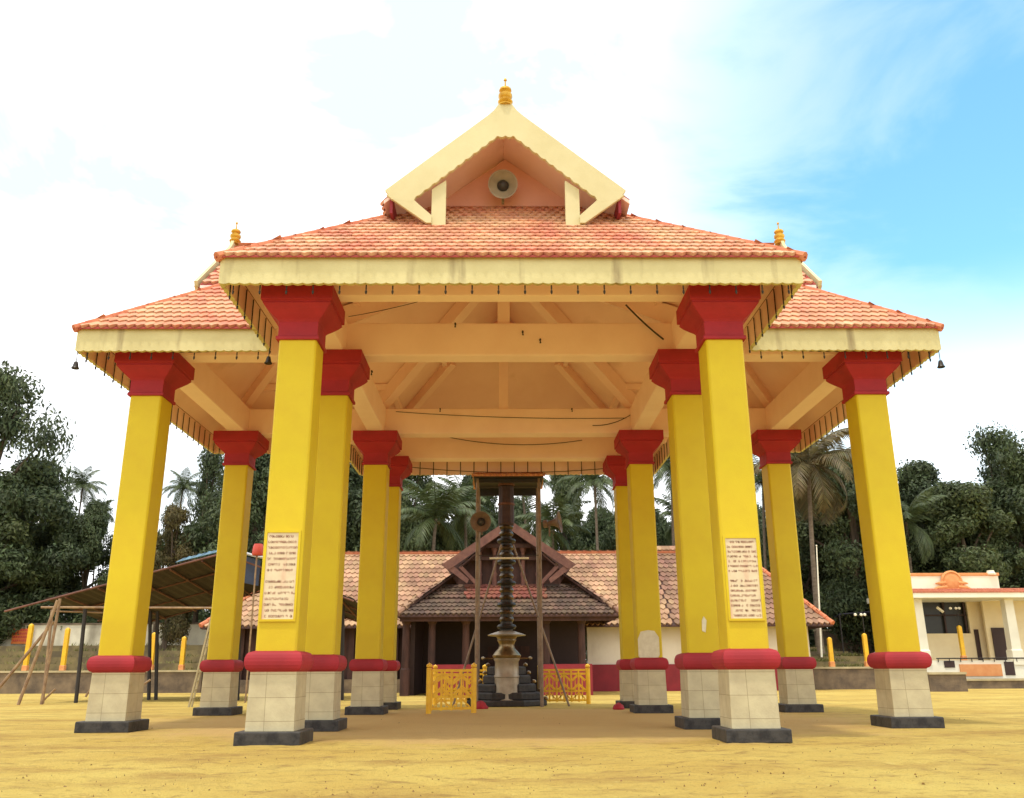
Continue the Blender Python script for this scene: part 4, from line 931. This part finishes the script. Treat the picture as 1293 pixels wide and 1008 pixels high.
# ------------------------------------------------------------------ trees
def leafmesh(name, lumps, nleaf, size, seed, gap=0.0):
    rnd = random.Random(seed); v = []; f = []
    tot = sum(l[3] ** 2 for l in lumps)
    for (x, y, z, r) in lumps:
        for _ in range(int(nleaf * r * r / tot)):
            while True:
                a = (rnd.gauss(0, 1), rnd.gauss(0, 1), rnd.gauss(0, .8)); L_ = sqrt(sum(q * q for q in a))
                if L_ > .05: break
            k = r * (rnd.random() ** .45) * rnd.uniform(.8, 1.08) / L_
            c = Vector((x + a[0] * k, y + a[1] * k, z + a[2] * k * .8))
            n = (Vector(a) / L_ + Vector((rnd.gauss(0, .6), rnd.gauss(0, .6), rnd.gauss(.3, .5)))).normalized()
            u = n.orthogonal().normalized(); u = (Matrix.Rotation(rnd.uniform(0, 6.28), 3, n) @ u); w_ = n.cross(u); s = size * rnd.uniform(.55, 1.35)
            i = len(v); b = n * (s * .15)
            v += [tuple(q * S) for q in (c - u * s, c - w_ * s * .42 + b, c + u * s, c + w_ * s * .42 + b)]; f.append((i, i + 1, i + 2, i + 3))
    me = bpy.data.meshes.new(name); me.from_pydata(v, [], f); return me
def make_lumps(seed, h, rad, n, flat=1.0, base=.35, spread=1.0):
    rnd = random.Random(seed); out = []
    for i in range(n):
        a = rnd.uniform(0, 6.28); t = rnd.random(); z = h * (base + (1 - base) * t)
        env = rad * sin(pi * min(.96, max(.12, (t * .8 + .16)))) * spread
        d = env * sqrt(rnd.random()) * .85; r = rad * rnd.uniform(.22, .42) * (1.1 - .4 * t)
        out.append((d * cos(a), d * sin(a), min(z, h - r * .5), r * flat))
    return out
def proto_tree(seed, h, rad, n, nleaf, size, lm, base=.35, cr=1.0):
    lumps = make_lumps(seed, h, rad, n, base=base)
    rnd = random.Random(seed + 50); m = MB(); m.tube([(0, 0, -.5), (.1, .05, h * .2), (-.1, .1, h * .42), (.05, 0, h * .7)], [h * .035, h * .028, h * .022, h * .01], 9)
    for (x, y, z, r) in lumps[:14]:
        z0 = h * rnd.uniform(.25, .5); m.tube([(0, 0, z0), (x * .45, y * .45, lerp(z0, z, .6)), (x, y, z)], [h * .014, h * .009, h * .003], 6)
    root = bpy.data.objects.new('broadleaf_tree', None); col.objects.link(root)
    m.build('trunk', M['bark'], root)
    me = leafmesh('crown', lumps, nleaf, size, seed + 9); me.materials.append(lm); c = bpy.data.objects.new('crown', me); col.objects.link(c); c.parent = root
    root['h'] = h
    return root
protos = [proto_tree(11, 16, 7.0, 46, 46000, .22, LEAF[0], .10), proto_tree(23, 16, 6.5, 38, 36000, .23, LEAF[1], .12),
          proto_tree(35, 16, 7.5, 24, 13000, .21, LEAF[0], .40), proto_tree(47, 16, 6.0, 32, 26000, .23, LEAF[2], .12)]
used = set()
def tree(k, px, py, Y, wpx, label, rz, group='broadleaf trees round the temple ground'):
    """crown top at pixel (px,py) and about wpx wide at depth Y"""
    p_ = at(px, py, Y); zb = 3.5 if Y > 80 else 0; hh = p_.z - zb; wd = abs(at(px + wpx, py, Y).x - p_.x)
    s3 = hh / 16.0; s1 = wd / (2 * 6.6)
    r = protos[k] if k not in used else dup(protos[k])
    used.add(k)
    r.location = Vector((p_.x, Y, zb)) * S; r.rotation_euler = (0, 0, rz); r.scale = (s1, s1 * .9, s3)
    tag(r, label, 'tree', group)
TR = [
 (2, 8, 468, 99, 175, 'tall thin crowned tree at the left edge with sky showing through its top', .3),
 (0, 40, 585, 101, 190, 'dense dark tree filling the left edge below the tall thin crowned one', 1.1),
 (0, 122, 636, 103, 110, 'dark rounded tree just left of the outer left yellow column', 2.0),
 (3, 226, 640, 92, 90, 'olive yellow tree below the small palm, between the left columns', .5),
 (2, 268, 568, 98, 95, 'feathery branched tree rising behind the rear left column', 2.6),
 (0, 330, 566, 95, 160, 'dark dense tree between the rear left and left front columns', 4.0),
 (1, 180, 668, 104, 100, 'mid green low tree behind the shed roof on the left', 3.3),
 (0, 425, 556, 102, 170, 'dark tree seen between the left inner columns', 5.1),
 (1, 520, 570, 104, 120, 'bright green tree above the temple roof, left of the mast', .9),
 (0, 600, 600, 108, 120, 'dark tree directly behind the flag mast and wooden gable', 2.2),
 (1, 712, 590, 112, 100, 'green tree right of the mast canopy behind the temple roof', 4.4),
 (0, 795, 632, 108, 110, 'dark low tree behind the right inner columns above the temple roof', 5.6),
 (0, 905, 630, 112, 120, 'dark tree seen between the two right front yellow columns', 1.9),
 (1, 1010, 560, 100, 140, 'broad green tree behind the rear right column', 3.0),
 (0, 1065, 578, 92, 160, 'dark dense tree left of the outer right column behind the flagpole', .2),
 (0, 1155, 590, 98, 170, 'dark rounded tree right of the outer right column', 4.8),
 (2, 1250, 545, 96, 160, 'tall airy crowned tree at the right edge above the porch building', 1.4),
 (1, 1205, 612, 91, 170, 'mid green tree directly behind the porch building parapet', 2.9),
 (0, 1290, 585, 93, 170, 'dark dense tree at the right edge behind the porch building', 5.9),
]
for a in TR: tree(*a)
# further trees closing the view to the left and right of the frame
for i, (k, X_, Y_, h_, rz, lb_) in enumerate([(0, -66, 84, 17, .7, 'dark tree beyond the left edge of the terrace, farthest left'), (1, -56, 98, 19, 2.7, 'green tree behind the boundary wall far left'), (0, 72, 92, 17, 3.6, 'dark tree beyond the porch building, farthest right')]):
    r = dup(protos[k]); r.location = Vector((X_, Y_, 2)) * S; r.rotation_euler = (0, 0, rz); r.scale = (1.1, 1.1, h_ / 16); tag(r, lb_, 'tree', 'broadleaf trees round the temple ground')

rb_ = random.Random(5)
for i, px in enumerate(range(-40, 1400, 62)):
    if i in (3, 4, 12): continue
    Y_ = rb_.uniform(116, 130); p_ = at(px + rb_.uniform(-12, 12), rb_.uniform(625, 655), Y_)
    r = dup(protos[rb_.choice([0, 0, 1])]); r.location = Vector((p_.x, Y_, 2)) * S; r.rotation_euler = (0, 0, rb_.uniform(0, 6)); r.scale = (.95, .8, (p_.z - 2) / 16)
    tag(r, 'dark backdrop tree in the far row, mostly hidden behind nearer trees and palms', 'tree', 'far row of backdrop trees')
def palm_proto(seed, h, L_, nf, fm, lean, droopk):
    rnd = random.Random(seed); root = bpy.data.objects.new('coconut_palm', None); col.objects.link(root)
    m = MB(); pts = [(lean * (t / 8) ** 2, 0, h * t / 8) for t in range(9)]; m.tube([(0, 0, -.5)] + pts[1:], [.34, .27, .24, .22, .21, .2, .19, .18, .2], 9); m.build('trunk', M['palmbark'], root)
    top = Vector(pts[-1]); f = MB()
    for i in range(nf):
        a = 6.283 * i * .381966 + rnd.uniform(-.2, .2); el = rnd.uniform(-.45, 1.25) if i > 4 else rnd.uniform(.9, 1.4); ln = L_ * rnd.uniform(.85, 1.1)
        p = top.copy(); n = 14; pts2 = [p.copy()]; e_ = el
        for j in range(n):
            e_ -= droopk * (.04 + .13 * j / n) * (1.15 - .3 * sin(el)); p = p + Vector((cos(a) * cos(e_), sin(a) * cos(e_), sin(e_))) * (ln / n); pts2.append(p.copy())
        f.tube(pts2, [.07 * (1 - j / (n + 1)) + .012 for j in range(n + 1)], 4)
        side = Vector((-sin(a), cos(a), 0))
        for j in range(1, n):
            for q_ in (0, .33, .66):
                b0 = pts2[j].lerp(pts2[j + 1], q_); d = (pts2[j + 1] - pts2[j]).normalized(); t_ = (j + q_) / n; ll = ln * .26 * (sin(pi * min(1, t_ * .8 + .16)) + .12) * rnd.uniform(.8, 1.15)
                for s in (-1, 1):
                    dr = (side * s * .8 + d * .55 + Vector((0, 0, -.45 - .35 * rnd.random()))).normalized(); tip = b0 + dr * ll; mid = b0 + dr * ll * .5 + Vector((0, 0, .06 * ll)); wv = d * .055 * L_ / 5
                    f.add([b0 - wv * .5, b0 + wv * .5, mid + wv, tip, mid - wv], [(0, 1, 2, 4), (4, 2, 3)])
    f.build('crown', fm, root)
    nt_ = MB()
    for i in range(5): a = i * 1.3; nt_.lathe([(0, -.22), (.16, -.12), (.2, 0), (.14, .14), (0, .2)], top + Vector((cos(a) * .35, sin(a) * .35, -.4)), 8)
    nt_.build('coconut', M['frondold'], root, smooth=True)
    return root, h
PP = [palm_proto(5, 17, 6.0, 22, M['frond'], 1.2, 1.0), palm_proto(8, 15, 6.8, 24, M['frondold'], -.8, 1.25), palm_proto(13, 9, 6.2, 20, M['frond'], .5, 1.0)]
pu = set()
def palm(k, px, py, Y, label, rz, sc_=1.0):
    p_ = at(px, py, Y); r, h = PP[k]; zb = 3.5 if Y > 80 else 0
    o = r if k not in pu else dup(r)
    pu.add(k); s3 = (p_.z - zb) / h; o.location = Vector((p_.x, Y, zb)) * S; o.rotation_euler = (0, 0, rz); o.scale = (sc_, sc_, max(.3, s3)); 
    # the crown keeps its own proportion
    for c in o.children:
        if c.name.startswith(('crown', 'coconut')):
            c.scale = (1, 1, sc_ / max(.3, s3)); c.location = (0, 0, h * S * (1 - sc_ / max(.3, s3)))
    tag(o, label, 'palm tree', 'coconut palms behind the temple')
PL = [
 (0, 225, 615, 118, 'small distant palm above the olive tree between the left columns', .2, .55),
 (0, 106, 612, 110, 'palm with drooping crown just right of the large left trees', 2.2, .55),
 (0, 130, 648, 112, 'distant low palm peeping beside the outer left column', 4.2, .45),
 (2, 205, 700, 95, 'low palm with bright fronds behind the shed roof', 1.0, .7),
 (2, 545, 655, 92, 'large low palm over the temple roof left of the mast', .6, 1.0),
 (2, 590, 640, 98, 'low palm partly behind the left pole of the mast canopy', 2.1, .9),
 (0, 668, 600, 104, 'palm crown just right of the flag mast top', 3.1, .8),
 (2, 700, 670, 95, 'low palm behind the sideways loudspeaker', 4.0, .85),
 (0, 752, 606, 92, 'tall slender palm with bare trunk above the right temple roof', 1.6, .75),
 (0, 843, 590, 96, 'tall palm with dark trunk between the right inner columns', 5.0, .85),
 (2, 862, 655, 104, 'half hidden palm behind the right columns against bright sky', 2.7, .7),
 (0, 955, 605, 98, 'palm glimpsed in the gap beside the right front column', .4, .8),
 (1, 1012, 585, 84, 'big palm with long drooping dry fronds beside the rear right column', 3.5, 1.05),
 (1, 1052, 600, 95, 'palm with dry fronds deeper in the trees left of the outer right column', 1.2, .8),
 (2, 1140, 660, 90, 'low palm in the dark trees right of the outer right column', 5.4, .8),
 (1, 470, 640, 104, 'palm glimpsed between the left inner columns', 4.6, .8),
]
for a in PL: palm(*a)

# undergrowth closing the foot of the trees
rnd = random.Random(77); v = []; f = []
for i in range(26000):
    x = rnd.uniform(-85, 85); y = rnd.uniform(98, 112); hmax = 5.2 + 1.6 * sin(x * .31) + 1.2 * sin(x * .83 + 1)
    z = 2.2 + hmax * rnd.random() ** .8; s = rnd.uniform(.25, .6); c = Vector((x, y, z)); n = Vector((rnd.gauss(0, 1), rnd.gauss(-.5, 1), rnd.gauss(.4, .7))).normalized(); u = n.orthogonal().normalized(); u = Matrix.Rotation(rnd.uniform(0, 6.28), 3, n) @ u; w_ = n.cross(u); i0 = len(v)
    v += [tuple(q * S) for q in (c - u * s, c - w_ * s * .45, c + u * s, c + w_ * s * .45)]; f.append((i0, i0 + 1, i0 + 2, i0 + 3))
me = bpy.data.meshes.new('undergrowth'); me.from_pydata(v, [], f); me.materials.append(LEAF[0]); o = bpy.data.objects.new('undergrowth', me); col.objects.link(o)
tag(o, 'dark tangled undergrowth filling the ground beneath the far trees', 'undergrowth', kind='stuff')
# shrubs on the left terrace
for px, py, Y_, s_, lb_ in ((30, 772, 99, 3.2, 'blue green shrub over the white wall at the far left'), (85, 772, 99, 3.4, 'blue green shrub over the white wall behind the bamboo legs'), (215, 792, 99, 2.6, 'dark shrub over the white wall below the shed roof')):
    p_ = at(px, py, Y_); r = thing('shrub', lb_, 'shrub', (p_.x, Y_, 3.5), 'shrubs over the left boundary wall'); h = p_.z - 3.5
    m = MB(); m.tube([(0, 0, 0), (.1, 0, h * .6)], [.12, .04], 6); m.build('stem', M['bark'], r)
    me = leafmesh('foliage', [(random.uniform(-s_, s_) * .6, random.uniform(-1, 1), h * random.uniform(.4, .85), h * .28) for _ in range(9)], 1600, .26, px); me.materials.append(LEAF[1]); c = bpy.data.objects.new('foliage', me); col.objects.link(c); c.parent = r
